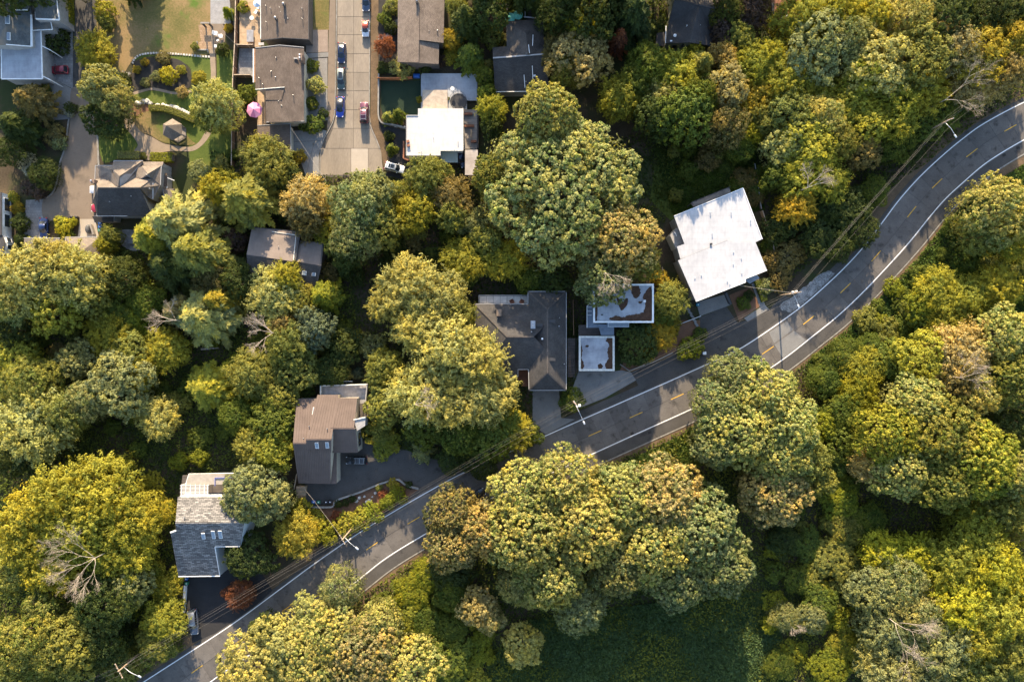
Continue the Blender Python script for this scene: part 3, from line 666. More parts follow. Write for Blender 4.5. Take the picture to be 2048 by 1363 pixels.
# --- white flat-roofed house by the turf yard
h = House('flat_house', 'white flat roofed house beside the dark turf yard and trampoline', 870, 265)
ol = [(813,231),(836,231),(836,217),(926,217),(926,301),(881,301),(881,311),(812.5,311)]
h.slope([(a, b, 4.4) for a, b in ol], MEMB_W, 'flat_roof'); h.walls(WALL_W, .3); h.trim([(813,231,4.45),(812.5,311,4.45),(881,311,4.45)], TRIM_G, .1, .2, 'fascia'); h.trim([(813,231,4.45),(836,231,4.45)], TRIM_G, .15, .2, 'fascia'); h.trim([(926,217,4.45),(926,301,4.45),(881,301,4.45)], TRIM_C, .14, .2, 'fascia')
for p in ((867,275),(916,283),(843,303),(909,298)): h.vent(p[0], p[1], 4.4, .06, .35)
for p in ((816,283),(817,291)): h.boxvent(p[0], p[1], 4.4, .65, .5, .45, WOOD_R, 'roof_box', R(20))
c = h.deck([(881.5,302),(915.5,302),(915.5,325),(881.5,325)], 2.6, MEMB_P, 'carport_roof', .15)
h.deck([(842,147),(955,147),(955,201),(934,201),(934,219),(842,219)], .9, MEMB_B, 'terrace', .3)
h.deck([(927,219),(955,219),(955,298),(927,298)], .85, WOOD_G, 'deck', .2)
h.deck([(845,180),(895,180),(895,218),(845,218)], 3.0, plain('pale_stone_panel', (.36,.295,.23), .85, var=.12, fine=.1), 'awning', .2)
d = h.deck([(930,299.5),(955.5,299.5),(955.5,350),(930,350)], 2.9, flat_roof('pale_shed_roof', (.42,.38,.35), (.30,.26,.23)), 'shed_roof', .15)
for a in ([(929,228),(945,228)],[(929,252),(948,252)],[(942,283),(953,283)]): h.trim([(p[0],p[1],1.1) for p in a], WOOD_R, .5, .5, 'planter')
h.rail([(955,148),(955,298)], .9, TRIM_D, 1.0)
sheet('yard', [(762,162),(842,162),(842,231),(813,232),(768,235),(762,215)], .06, TURF)
# --- black-roofed house beside the maple
h = House('black_roofed_house', 'black shingle house with green parasols on its terrace', 1040, 110)
h.slope([(986,116,6.6),(1092,108,6.6),(1098,182,4.4),(990,184,4.4)], SH_DARK2); h.slope([(985,95,4.8),(1094,87,4.8),(1092,108,6.6),(986,116,6.6)], SH_DK_BR)  # sunlit side of the ridge browner, far side black: light put into the colour
h.slope([(1012,43,5.0),(1085,38,5.0),(1051,66,7.1)], SH_DK_BR); h.slope([(1012,43,5.0),(1051,66,7.1),(1057,109,7.1),(1014,108,5.0)], SH_DK_BR); h.slope([(1085,38,5.0),(1090,100,5.0),(1057,109,7.1),(1051,66,7.1)], SH_DK_BR)
h.walls(WALL_GY, .5); h.trim([(986,116,6.68),(1092,108,6.68)], TRIM_G, .3, .06, 'ridge_cap'); h.trim([(990,184,4.4),(1060,183,4.4)], TRIM_C, .14)
for a, b in (((1064.5,132,6.0),(1066,166,5.1)),((1048,150,5.6),(1050,176,4.8)),((1066,70,6.7),(1065,92,6.7)),((1057,90,7.2),(1059,107,7.2))): h.trim([a, b], TRIM_W, .12, .1, 'conduit', .1)
h.boxvent(1069,152,5.6,.5,.4,.4,STEEL); h.vent(1052,163,5.2,.06,.25)
d = h.deck([(1012,0),(1082,0),(1084,42),(1012,46)], 2.6, WOOD_D, 'terrace'); h.rail([(1050,38),(1050,15)], 2.6, TRIM_W, 1.0, d)
for a, b in (((1048,34),(1077,37)),((1036,26),(1036,15)),((1077,37),(1077,29))): h.trim([(a[0],a[1],3.7),(b[0],b[1],3.7)], TRIM_W, .22, .2, 'rail_cap')
# --- dark house, top
h = House('front_gabled_house', 'dark cross gabled house with sage green front wall below the brown deck', 1390, 45)
h.slope([(1349,-2,7.4),(1398,11,7.9),(1337,47,5.0)], SH_DARK); h.slope([(1398,11,7.9),(1447,20,7.4),(1431,64,5.0)], SH_DARK); h.slope([(1398,11,7.9),(1380,85,7.9),(1331,87,5.2),(1337,47,5.0)], SH_DARK); h.slope([(1398,11,7.9),(1431,64,5.0),(1424,92,5.2),(1380,85,7.9)], SH_DARK)
h.slope([(1340,-60,5.0),(1455,-40,5.0),(1447,20,7.4),(1398,11,7.9),(1349,-2,7.4)], SH_DK_BR); h.walls(WALL_GN, .3)  # back slope browner than the rest: its sunlight is put into the colour
h.slope([(1314,66,3.2),(1331,64,3.4),(1330,91,3.4),(1311,93,3.2)], SH_DARK); h.trim([(1332,52,4.9),(1331,87,5.2)], TRIM_W, .12, .12); h.trim([(1349,-2,7.45),(1398,11,7.95),(1447,20,7.45)], TRIM_D, .2, .06, 'ridge_cap')
h.window((1348,86.5),(1356,86), 3.2, 4.6, 5.6, TRIM_D, .12); h.window((1366,86),(1374,85.5), 4.6, 5.9, 6.2, TRIM_D, .12)
o = h.vent(1350,71,5.7,.22,.5, TRIM_W); h.boxvent(1342,83,5.3,.5,.3,.6,TRIM_W); h.vent(1374,51,7.3,.07,.3,TRIM_W); h.vent(1401,50,7.2,.06,.2)
# --- taupe low house in the wood
h = House('low_pitched_house', 'taupe low pitched house half under the trees beside a grey maple', 570, 515)
h.slope([(504,454,4.6),(600,463,4.6),(589,523,6.0),(493,509,6.0)], MEMB_T); h.slope([(600,481,4.4),(646,485,4.4),(641,531,5.7),(590,524,5.7)], MEMB_T); h.slope([(493,509,6.0),(589,523,6.0),(641,531,5.8),(631,572,4.4),(600,580,4.4),(497,560,4.4)], SH_DARK)  # lower slope in charcoal: its shade is put into the colour, upper ones taupe
h.walls(WALL_DK, .5); h.trim([(544,463,4.9),(592,470,4.95),(587,521,6.1)], TRIM_C, .14, .12, 'raised_seam'); h.trim([(600,463,4.65),(590,523,6.1)], TRIM_D, .35, .2, 'step_edge'); h.trim([(504,454,4.6),(600,463,4.6)], TRIM_D, .14); h.trim([(646,485,4.4),(641,531,5.7),(633,570,4.5)], TRIM_D, .3, .14)
h.skylight(609,546,5.3,.9,.9,R(-8)); h.skylight(628,548,5.2,.8,.8,R(-8)); h.vent(557,493,5.4,.07,.3)
# --- brown metal roofed house
h = House('metal_roofed_house', 'brown standing seam metal roofed house with patio above the shaded driveway', 655, 880)
A = [(593,797,5.2),(636,797,5.2),(632,885.5,8.6),(586,885.5,8.6)]; Bq = [(635,789,5.3),(676.5,789,5.3),(663,878,9.0),(612,878,9.0)]; Cq = [(676,795,5.6),(714.5,795,5.6),(708,856,8.0),(661,856,8.0)]
A2 = [(586,885.5,8.6),(612,885.5,8.6),(614,966,4.2),(597,966,4.2)]; A3 = [(612,900,7.9),(661,900,7.9),(661,967,4.2),(606,966,4.2)]; B2 = [(612,878,9.0),(663,878,9.0),(662,905,7.6),(613,905,7.6)]; C2 = [(661,856,8.0),(711,856,8.0),(716,904.5,5.4),(661.5,905,5.4)]
for q, n in ((A, 9), (Bq, 9), (Cq, 9), (A2, 6), (A3, 11), (B2, 11), (C2, 11)):
    h.slope(q, METAL, thick=.14); h.seams(q, n, METAL)
h.slope([(660,905,4.1),(673,905,3.9),(673,967,3.9),(660,967,4.1)], METAL, 'lean_to_roof'); h.walls(WALL_BG, .12)
h.skylight(629,822,6.45,.7,1.7,0,tilt=R(-24)); h.skylight(634,890,8.45,.7,1.4,0,tilt=R(26)); h.skylight(654.5,889.5,8.45,.7,1.4,0,tilt=R(26))
for p in ((618,852),(607,876),(629,869),(654,857)): h.vent(p[0], p[1], 8.0 if p[0] < 650 else 8.3, .07, .35)
h.trim([(586,885.5,8.68),(612,885.5,8.68)], METAL, .3, .08, 'ridge_cap'); h.trim([(612,878,9.08),(663,878,9.08)], METAL, .3, .08, 'ridge_cap'); h.trim([(661,856,8.08),(710,856,8.08)], METAL, .3, .08, 'ridge_cap'); h.trim([(659.5,905,5.0),(659.5,966,4.2)], TRIM_G, .18, .1, 'valley')
q = WL([(707,839,7.2),(731,834,7.2),(730,851,7.2),(714,861,7.2)]); MB().prism(q, thick=3.2).build('balcony_wall', WALL_GY, h.o)
h.trim([(707,839,7.35),(731,834,7.35)], TRIM_C, .2, .15, 'coping')
d = h.deck([(642,770),(735,768),(732,812),(642,812)], 2.6, plain('grey_deck_membrane', (.30,.29,.29), .8, var=.12), 'patio', .3)
h.trim([(642,812,3.4),(642,771,3.4),(736,768,3.4)], TRIM_C, .22, .9, 'parapet'); h.trim([(735,768,3.4),(731,808,3.4)], WALL_GY, .25, .9, 'parapet'); h.trim([(652,763,3.0),(705,762,3.0)], TRIM_W, .06, .5, 'lattice')
h.deck([(720,806),(738,806),(736,836),(719,836)], 3.2, WOOD_D, 'stair_landing', .15); h.window((716,868),(717,893), 2.6, 4.4, 5.6, TRIM_D, .16)
for a, b in ((727,812),(733,820)): h.trim([(a,806,3.3),(a-1,836,3.3)], TRIM_D, .2, .12, 'stair_beam')
# --- grey layered shingle house
h = House('layered_shingle_house', 'grey layered shingle house with a white pergola under the tufted evergreen', 415, 1065)
h.slope([(355.5,993,6.2),(492,993,6.2),(488,1045,9.0),(351,1045,9.0)], SH_LAYER); h.slope([(351,1045,9.0),(488,1045,9.0),(480,1092,6.9),(430,1092.5,6.9),(440,1151,4.4),(357,1152,4.4),(341,1064,8.15),(352,1060,8.3)], SH_LAYER)
h.walls(WALL_BL, .10); h.trim([(351,1045,9.06),(440,1045,9.06)], SH_LAYER, .3, .06, 'ridge_cap'); h.trim([(357,1152,4.4),(440,1151,4.4)], TRIM_W, .16); h.trim([(430,1092.5,6.9),(480,1092,6.9)], TRIM_W, .12, .14); h.trim([(430,1093,6.9),(440,1151,4.4)], TRIM_W, .10, .2, 'fascia'); h.trim([(341,1064,8.2),(352,1060,8.35)], TRIM_W, .3, .25, 'fascia')
for p in ((407,1071),(427,1068.5),(441,1068)): h.skylight(p[0], p[1], 8.05, .7, 1.4 if p[0] < 410 else 1.9, 0, tilt=R(23))
h.vent(368,1034,8.5,.09,.4); h.vent(380,1016,7.5,.05,.3)
h.slope([(378,947,4.4),(450,946,4.4),(447,968,4.2),(371,969,4.2)], plain('cream_awning', (.42,.365,.295), .8, var=.07), 'awning', .12, wall=False); h.deck([(365,950),(492,945),(492,995),(360,995)], 2.4, WOOD_D, 'deck')
h.trim([(371,969,4.2),(378,947,4.2),(490,945,4.2)], TRIM_W, .15, .12, 'awning_rail'); h.trim([(430,971,4.4),(430,955,4.4),(486,954,4.4)], plain('blue_post', (.12,.14,.36), .6), .14, .14, 'frame')
for k in range(9): h.trim([(360.5,970+k*2.7,4.6),(417,970+k*2.7,4.6)], TRIM_W, .07, .12, 'pergola_slat')
for x in (363,372,381,391,400,409,416): h.trim([(x,968,4.72),(x-.5,993.5,4.72)], TRIM_W, .09, .12, 'pergola_slat')
for p in ((363,970),(416,970),(416,992)): a = W(p[0], p[1], 4.5); MB().bar((a.x,a.y,0),(a.x,a.y,4.5),.14,.14).build('pergola_post', TRIM_W, h.o)
h.window((435,1120),(437,1131), 1.0, 2.2, 5.0, TRIM_W, .12)
# --- dark hipped house by the road
h = House('hipped_house', 'large charcoal hip roofed house with a white paved rear terrace', 1040, 690)
D = SH_DARK
for q in ([(950,607.5,5.5),(1056,607.5,5.5),(1095,645,7.4),(1068,673,8.3),(1014,673,8.3)], [(950,607.5,5.5),(1014,673,8.3),(1002,703,7.0),(950,756,5.0)], [(1014,673,8.3),(1068,673,8.3),(1095,702,7.4),(1057,738,5.5),(1036,738,5.5),(1002,703,7.0)],
          [(1002,703,7.0),(1036,738,5.4),(1036,752,4.9),(950,752,4.9)],
          [(1056,582.5,5.5),(1132.5,582.5,5.5),(1095,618,8.1)], [(1132.5,582.5,5.5),(1132.5,780,5.5),(1095,745,8.1),(1095,618,8.1)], [(1058,780,5.5),(1095,745,8.1),(1132.5,780,5.5)], [(1056,582.5,5.5),(1095,618,8.1),(1095,745,8.1),(1058,780,5.5)]):
    h.slope(q, D)
h.walls(WALL_DK, .4); h.trim([(1056,607,5.5),(1056,582.5,5.5),(1132.5,582.5,5.5),(1132.5,780,5.5),(1058,780,5.5),(1057,738.5,5.5),(1036,738.5,5.5),(1036,752,5.0),(1002,752,5.0)], TRIM_G, .12, .14); h.trim([(950,607.5,5.5),(1056,607.5,5.5)], TRIM_G, .12, .14)
for a, b in (((1014,673,8.36),(1068,673,8.36)),((1095,618,8.16),(1095,745,8.16)),((950,607.5,5.56),(1014,673,8.36)),((1056,582.5,5.56),(1095,618,8.16)),((1132.5,582.5,5.56),(1095,618,8.16)),((1132.5,780,5.56),(1095,745,8.16)),((1058,780,5.56),(1095,745,8.16))): h.trim([a, b], SH_DK_BR, .30, .07, 'ridge_cap')
h.chimney(998,625,5.6,7.6,.9,1.3,plain('brown_chase', (.16,.12,.09), .8),0); h.chimney(1066,649,7.0,8.9,.8,1.5,STEEL,2)
for p in ((1104,642),(1104.5,718),(1079,650)): h.boxvent(p[0], p[1], 7.6, 1.3, .7, .35)
h.boxvent(1084.5,677,7.9,.35,.35,.3,TRIM_W); h.vent(1118,652,6.6,.09,.35); h.vent(1119,635,6.5,.06,.3); h.vent(1128.5,727.5,5.8,.09,.4); h.vent(995,637,6.8,.05,.3); h.vent(1063,663,8.1,.09,.4)
ter = h.deck([(958,590),(1056,590),(1056,606.5),(958,606.5)], 2.8, plain('terrace_slab', (.25,.24,.22), .9), 'terrace', .3)
for k in range(7):
    for j in range(1):
        a = 959.5+k*13.75; q = WL([(a,592),(a+12.9,592),(a+12.9,606),(a,606)], 2.86); MB().prism(q, thick=.06).build('paver', plain('white_paver', (.62,.58,.52), .8, var=.08, fine=.06), ter)
h.rail([(958,606),(958,590.5),(1055,590.5)], 2.8, TRIM_G, .9, ter)
q = WL([(1036.5,739.5),(1056,739.5),(1056,772),(1045,772),(1045,760),(1003,760),(1003,753),(1036.5,753)], 1.0); MB().prism(q, thick=.2).build('porch', WOOD_R, h.o)
for k in range(15):
    y = 676+k*5.2; q = WL([(1135,y),(1150,y),(1150,y+4.8),(1135,y+4.8)], 2.6-.16*k); MB().prism(q, thick=.14).build('step', WOOD_D, h.o)
h.trim([(1152,676,3.4),(1152,752,1.1),(1146,757,1.0)], TRIM_D, .08, .08, 'handrail'); h.trim([(1146,600,2.0),(1147,670,2.0)], WOOD, .1, 1.2, 'screen')
# --- flat-roofed blue house with leaf litter
h = House('blue_flat_house', 'blue grey flat roofed house with leaf litter on its roof', 1240, 615)
h.slope([(1186,570,6.6),(1307,569,6.6),(1307,645,6.6),(1186,645,6.6)], MEMB_G, 'flat_roof'); h.walls(WALL_BL, .25); h.parapet([(1188,570),(1305.5,569),(1305.5,643.5),(1188,643.5)], 6.6, .36, .28, TRIM_W)
h.slope([(1174,612,4.6),(1186,606,4.8),(1187,647,4.8),(1228,649,4.7),(1228,670,4.4),(1202,670,4.4),(1198,655,4.5),(1175,655,4.5)], plain('blue_metal_roof', (.13,.16,.20), .5, .2, var=.06), 'lean_to_roof', .14)
h.slope([(1157,650,2.2),(1199,648,2.2),(1199,671,2.2),(1157,671,2.2)], WOOD_D, 'entry_deck')
for k in range(4): h.trim([(1175,606+k*8,5.0),(1183.5,606+k*8,5.1)], TRIM_W, .08, .1, 'mullion')
o = h.skylight(1237,649,5.0,4.4,.9); h.trim([(1174,655,4.8),(1174,612,4.9),(1186,602,5.0)], TRIM_W, .12, .16)
h.slope([(1214,645.5,4.8),(1258,645.5,4.8),(1258,654,4.7),(1214,654,4.7)], plain('blue_sill', (.20,.26,.34), .5), 'bay_roof', .3)
h.boxvent(1289,602,6.6,.5,.5,.4,TRIM_W); h.boxvent(1204,629,6.6,.5,.25,.1,TRIM_D)
h = House('flat_roofed_garage', 'square flat roofed garage with cream parapet and leaf litter beside the road', 1193, 706, 'garage')
h.slope([(1158,672,3.6),(1228,672,3.6),(1228,740,3.6),(1158,740,3.6)], MEMB_G, 'flat_roof'); h.walls(WALL_BL, .15); h.parapet([(1159.5,673.5),(1227,673.5),(1227,739.5),(1159.5,739.5)], 3.6, .42, .25, TRIM_C)
LITTER = ground_mat('brown_leaf_litter', [(0.3,(.030,.018,.012)),(0.5,(.070,.038,.024)),(0.7,(.130,.075,.045))], 1.2, 7.0, bmp=1.0)
def litter(pts, z, seed, label):
    rng = random.Random(seed); q = smooth_line(pts, 6, True); q = [(a+rng.uniform(-1.1,1.1), b+rng.uniform(-1.1,1.1)) for a, b in q]
    P = WL(q, z+.035); o = MB().prism(P, thick=.05).build('leaf_litter', LITTER); o['kind'] = 'stuff'; o['label'] = label; o['category'] = 'leaf litter'
for i, (p, z, l) in enumerate((([(1290,585),(1303,576),(1303,640),(1292,641),(1262,641),(1224,640),(1219,636),(1232,631),(1246,634),(1258,630),(1278,627),(1288,622),(1291,606),(1286,596)], 6.6, 'brown leaf litter heaped along the blue house roof edge'),
    ([(1262,572),(1277,571),(1281,588),(1272,597),(1264,588)], 6.6, 'brown leaf litter by the overhanging branches'), ([(1232,594),(1244,602),(1256,596),(1254,608),(1244,620),(1238,612)], 6.6, 'fan of fallen twigs and leaves mid roof'), ([(1190,592),(1195,590),(1194,636),(1190,639)], 6.6, 'narrow strip of leaf litter beside white parapet'),
    ([(1278,603),(1284,602),(1282,607),(1277,606)], 6.6, 'small clump of leaves beside the white roof vent'),
    ([(1216,674),(1225,676),(1225,738),(1213,738),(1211,728),(1217,715),(1215,700),(1219,688),(1212,682)], 3.6, 'brown leaf litter along garage roof edge'), ([(1162,690),(1165,700),(1163,715),(1168,728),(1166,737),(1161,737)], 3.6, 'leaf litter scattered on garage roof by parapet'), ([(1196,730),(1203,727),(1205,735),(1198,737)], 3.6, 'round clump of leaves on garage roof'), ([(1171,691),(1178,690),(1177,693),(1172,694)], 3.6, 'tiny twig clump on garage roof'))): litter(p, z, i, l)
# --- large white-roofed house on the bend
h = House('white_roofed_house', 'large white flat roofed house set at an angle above the road bend', 1440, 490)
up = [(1348,432),(1486,376),(1524.5,478),(1511,484),(1515,494),(1470,503),(1456,480),(1361,517.5),(1354,493),(1369,487.5)]
lo_ = [(1356,520.5),(1457,480),(1514,490),(1534,540),(1490,557.5),(1491,564),(1392,602.5)]
up = [(1348,432),(1486,376),(1524.5,478),(1511,484),(1512,487),(1456,482),(1361,518),(1354,493),(1369,487.5)]
h.slope([(a, b, 6.9) for a, b in up], MEMB_W2, 'flat_roof'); h.slope([(a, b, 7.1) for a, b in [(1356,520.5),(1456,480.5),(1511,484),(1534,540),(1490,557.5),(1491,564),(1392,602.5)]], MEMB_W2, 'flat_roof')
h.walls(WALL_GY, .5)
h.trim([(1361,519,7.0),(1455,481,7.0)], TRIM_D, .12, .16, 'step_edge'); h.trim([(1348,432,6.9),(1486,376,6.9),(1524.5,478,6.9)], TRIM_W, .12, .2, 'fascia'); h.trim([(1392,602.5,7.1),(1491,564,7.1),(1490,557.5,7.1),(1534,540,7.1)], TRIM_W, .14, .2, 'fascia')
h.slope([(1340,470,4.6),(1355,453,4.6),(1370,490,4.6),(1352,497,4.6)], WALL_GY, 'side_wing'); h.walls(WALL_BG, .05, [h.sl[-1]], 'side_wall'); h.window((1349,465),(1352,472), 4.62, 5.4, 5.0, TRIM_W)
d = h.deck([(1381,406),(1458,375),(1462,384),(1388,415)], 4.6, WOOD_G, 'balcony'); h.rail([(1388,415),(1381,406),(1458,375)], 4.6, TRIM_D, 1.0, d)
h.slope([(1490,560,4.4),(1514,549,4.4),(1519,556,4.3),(1500,567,4.3)], plain('blue_grey_canopy', (.22,.25,.29), .6), 'entry_canopy', wall=False)
h.trim([(1450,584,2.4),(1460,607,1.2)], TRIM_D, .5, 1.0, 'entry_stair')
h.boxvent(1422,488,6.9,.5,.4,.5,TRIM_D)
for p in ((1421,424),(1463,424),(1502,440),(1425,466),(1467,503),(1483,516),(1467,528),(1484,546),(1455,562),(1460,568),(1403,550),(1390,555)): h.vent(p[0], p[1], 7.0, .07, .28, TRIM_W)
# --- deck at the top edge
h = House('timber_deck', 'brown timber deck with benches beside the round blue pool', 1572, 15, 'deck')
d = h.deck([(1542,-12),(1600,-12),(1604,22),(1590,37),(1548,39),(1544,18)], .9, WOOD_R, 'platform'); h.trim([(1545,6,1.4),(1546,28,1.4)], TRIM_D, .5, .5, 'bench'); h.trim([(1562,34,1.3),(1583,31,1.3)], TRIM_W, .5, .35, 'bench')
h.trim([(1636,-4,3),(1646,-4,3)], TRIM_W, 1.0, .2, 'bench') if False else None
# ================================================================== vehicles, poles, furniture
TYRE = plain('tyre_rubber', (.02,.02,.02), .85, var=.1); RIM = plain('alloy_rim', (.35,.35,.36), .35, .8)
LAMPW = paint('head_lamp_lens', (.75,.76,.76), .1); LAMPR = paint('tail_lamp_lens', (.40,.02,.02), .15); CARGL = paint('car_glass', (.016,.022,.030), .22, 0, 0.0)
BLKPL = plain('black_plastic', (.025,.025,.026), .5, var=.1)
def rrect(hx, hy, z, r, n=5, fx=1.0, fy_front=1.0):
    "rounded rectangle ring"
    out = []
    for cx, cy, a0 in ((hx-r, hy-r, 0), (-hx+r, hy-r, 90), (-hx+r, -hy+r, 180), (hx-r, -hy+r, 270)):
        for k in range(n):
            a = R(a0+90*k/(n-1)); x = cx+r*math.cos(a); y = cy+r*math.sin(a)
            if x > 0: y *= 1-(1-fy_front)*x/hx
            out.append(Vector((x, y, z)))
    return out
def car(label, color, px, py, ang, L=4.5, Wd=1.8, Ht=1.5, kind='hatch', roofc=None, rack=False, cat='car', name='parked_car', glassroof=False):
    "nose along ang (degrees, 0 = picture right, 90 = picture up)"
    c = W(px, py, Ht*.55); t = thing(name, label, cat, (c.x, c.y, 0.055), rz=R(ang))
    pm = paint('car_paint_'+label.split(' ')[0]+'_'+str(len(MATS)), color, .28, .25, .8); hx, hy = L/2, Wd/2
    belt = Ht*.60; hood = Ht*.56
    m = MB(); m.loft([rrect(hx*.96, hy*.93, .20, .35, 5), rrect(hx, hy, .38, .42, 5, fy_front=.93), rrect(hx, hy, hood*.80, .42, 5, fy_front=.93), rrect(hx*.985, hy*.965, hood*.95, .45, 5, fy_front=.90), rrect(hx*.95, hy*.90, hood+.02, .42, 5, fy_front=.86)])
    me = m.mesh('body', pm, smooth=True); o = bpy.data.objects.new('body', me); COL.objects.link(o); o.parent = t; body = o
    def part(mb, n, mat, par=t, sm=False):
        q = bpy.data.objects.new(n, mb.mesh(n, mat, smooth=sm)); COL.objects.link(q); q.parent = par; return q
    # cabin positions along x
    if kind == 'sedan': x0, x1, r0, r1 = -hx*.66, hx*.42, -hx*.36, hx*.10
    elif kind == 'suv': x0, x1, r0, r1 = -hx*.95, hx*.46, -hx*.84, hx*.16
    elif kind == 'pickup': x0, x1, r0, r1 = -hx*.18, hx*.46, -hx*.12, hx*.20
    else: x0, x1, r0, r1 = -hx*.92, hx*.44, -hx*.70, hx*.12
    yb, yr = hy*.90, hy*.74
    lo = [Vector((x0, -yb, belt*.98)), Vector((x1, -yb*.93, hood)), Vector((x1+.06*L, 0, hood)), Vector((x1, yb*.93, hood)), Vector((x0, yb, belt*.98)), Vector((x0-.02*L, 0, belt*.98))]
    hi = [Vector((r0, -yr, Ht-.05)), Vector((r1, -yr*.96, Ht-.07)), Vector((r1+.035*L, 0, Ht-.05)), Vector((r1, yr*.96, Ht-.07)), Vector((r0, yr, Ht-.05)), Vector((r0-.015*L, 0, Ht-.05))]
    part(MB().loft([lo, hi]), 'window', CARGL)
    rl = [[Vector((p.x*1.0+(.02 if p.x < (r0+r1)/2 else -.02), p.y*f, z)) for p in hi] for f, z in ((1.03, Ht-.09), (1.03, Ht-.04), (.86, Ht))]
    rf = part(MB().loft(rl), 'roof', paint('roof_'+label.split(' ')[0], roofc, .3) if roofc else pm, t, True)
    for s in (-1, 1):
        pil = lambda a, b, w, h: part(MB().bar(a, b, w, h), 'pillar', pm)
        pil(lo[1 if s < 0 else 3]+Vector((0, 0, .01)), hi[1 if s < 0 else 3]+Vector((0, 0, .02)), .09, .06); pil(lo[0 if s < 0 else 4]+Vector((0, 0, .01)), hi[0 if s < 0 else 4]+Vector((0, 0, .02)), .16, .06)
        xm = (r0+r1)/2; pil((xm, s*yb*.985, belt), (xm, s*yr*1.01, Ht-.06), .10, .05)
    for s in (-1, 1):
        for x in (hx*.62, -hx*.60):
            m = MB(); m.tube([(x, s*(hy-.20), .32), (x, s*(hy+.005), .32)], .32, 16); w = part(m, 'wheel', TYRE)
            m = MB(); m.tube([(x, s*(hy-.02), .32), (x, s*(hy+.02), .32)], .20, 10); part(m, 'rim', RIM, w)
        m = MB(); m.box((hx*.90, s*hy*.64, hood*.90), (.30, .34, .14), s*R(-22)); part(m, 'headlight', LAMPW)
        m = MB(); m.box((-hx*.965, s*hy*.76, belt*.92), (.14, .30, .20), s*R(15)); part(m, 'tail_light', LAMPR)
        m = MB(); m.box((x1-.06*L, s*(hy+.09), belt+.06), (.14, .20, .13)); part(m, 'mirror', pm if kind != 'pickup' else BLKPL)
    m = MB(); m.box((hx*.985, 0, .48), (.06, Wd*.62, .18)); part(m, 'grille', BLKPL)
    if kind == 'pickup':
        m = MB(); m.box((-hx*.58, 0, hood+.03), (L*.34, Wd*.74, .05)); part(m, 'bed', BLKPL)
    if glassroof:
        m = MB(); m.box(((r0+r1)/2+.05*L, 0, Ht-.005), ((r1-r0)*.62, yr*1.25, .03)); part(m, 'sunroof', CARGL, rf)
    if rack:
        m = MB()
        for s in (-1, 1): m.bar((r0, s*yr*.82, Ht+.06), (r1, s*yr*.82, Ht+.06), .05, .05)
        for k in range(3): x = r0+(r1-r0)*(.12+.38*k); m.bar((x, -yr*.82, Ht+.07), (x, yr*.82, Ht+.07), .06, .05)
        part(m, 'roof_rack', STEEL, rf)
    return t
car('slate blue parked car at the top kerb ahead of the white hatchback', (.055,.075,.120), 732, 2, -90, 4.5, 1.82, 1.5, 'sedan')
car('white hatchback with orange red roof parked on the right kerb', (.72,.72,.72), 731, 57, -90, 3.6, 1.68, 1.5, 'hatch', (.42,.07,.03))
car('dark navy car parked at the left kerb above the green wagon', (.018,.030,.085), 683, 106, -91, 4.5, 1.82, 1.48, 'hatch', glassroof=True)
car('dark green wagon with pale rear parked between two blue cars', (.055,.085,.075), 682, 157.5, -90, 4.7, 1.82, 1.55, 'suv', (.20,.23,.21), glassroof=True)
car('bright blue hatchback with black roof parked at the left kerb', (.020,.055,.36), 680, 214, -92, 4.5, 1.82, 1.5, 'hatch', (.03,.03,.035))
car('plum red sport utility car parked on the right side of the concrete street', (.145,.040,.058), 728, 225, 90, 4.6, 1.92, 1.8, 'suv', rack=True)
car('white sport utility car parked aslant at the street end', (.74,.75,.76), 789, 335, -14, 4.5, 1.85, 1.68, 'suv', rack=True, glassroof=True)
car('crimson compact car on the grey paver court', (.23,.012,.028), 117.5, 139.5, 180, 4.1, 1.75, 1.5, 'hatch')
car('deep blue car parked beside the yellow shrub bed', (.012,.028,.105), 87, 456, -90, 4.5, 1.8, 1.5, 'sedan')
car('white car half under the gabled house eave', (.74,.74,.74), 199, 379, 180, 4.4, 1.8, 1.5, 'sedan')
car('red car half under the shade-darkened gable by the bins', (.42,.018,.035), 203, 416, 180, 4.5, 1.85, 1.6, 'suv')
car('black jeep with a silver roof rack in the shaded driveway', (.022,.022,.024), 713, 920, 180, 4.7, 1.9, 1.75, 'suv', rack=True)
car('steel blue van parked under the wires beside the hedge', (.085,.10,.13), 386.5, 1243, -84, 5.6, 2.0, 1.85, 'suv')
car('black car driving under the overhanging maple', (.015,.017,.02), 951, 990, 27, 4.5, 1.82, 1.5, 'sedan', glassroof=True, name='moving_car')
car('dark blue car tucked beside the pale green carport', (.012,.022,.06), 922, 316, -65, 4.3, 1.75, 1.45, 'hatch')

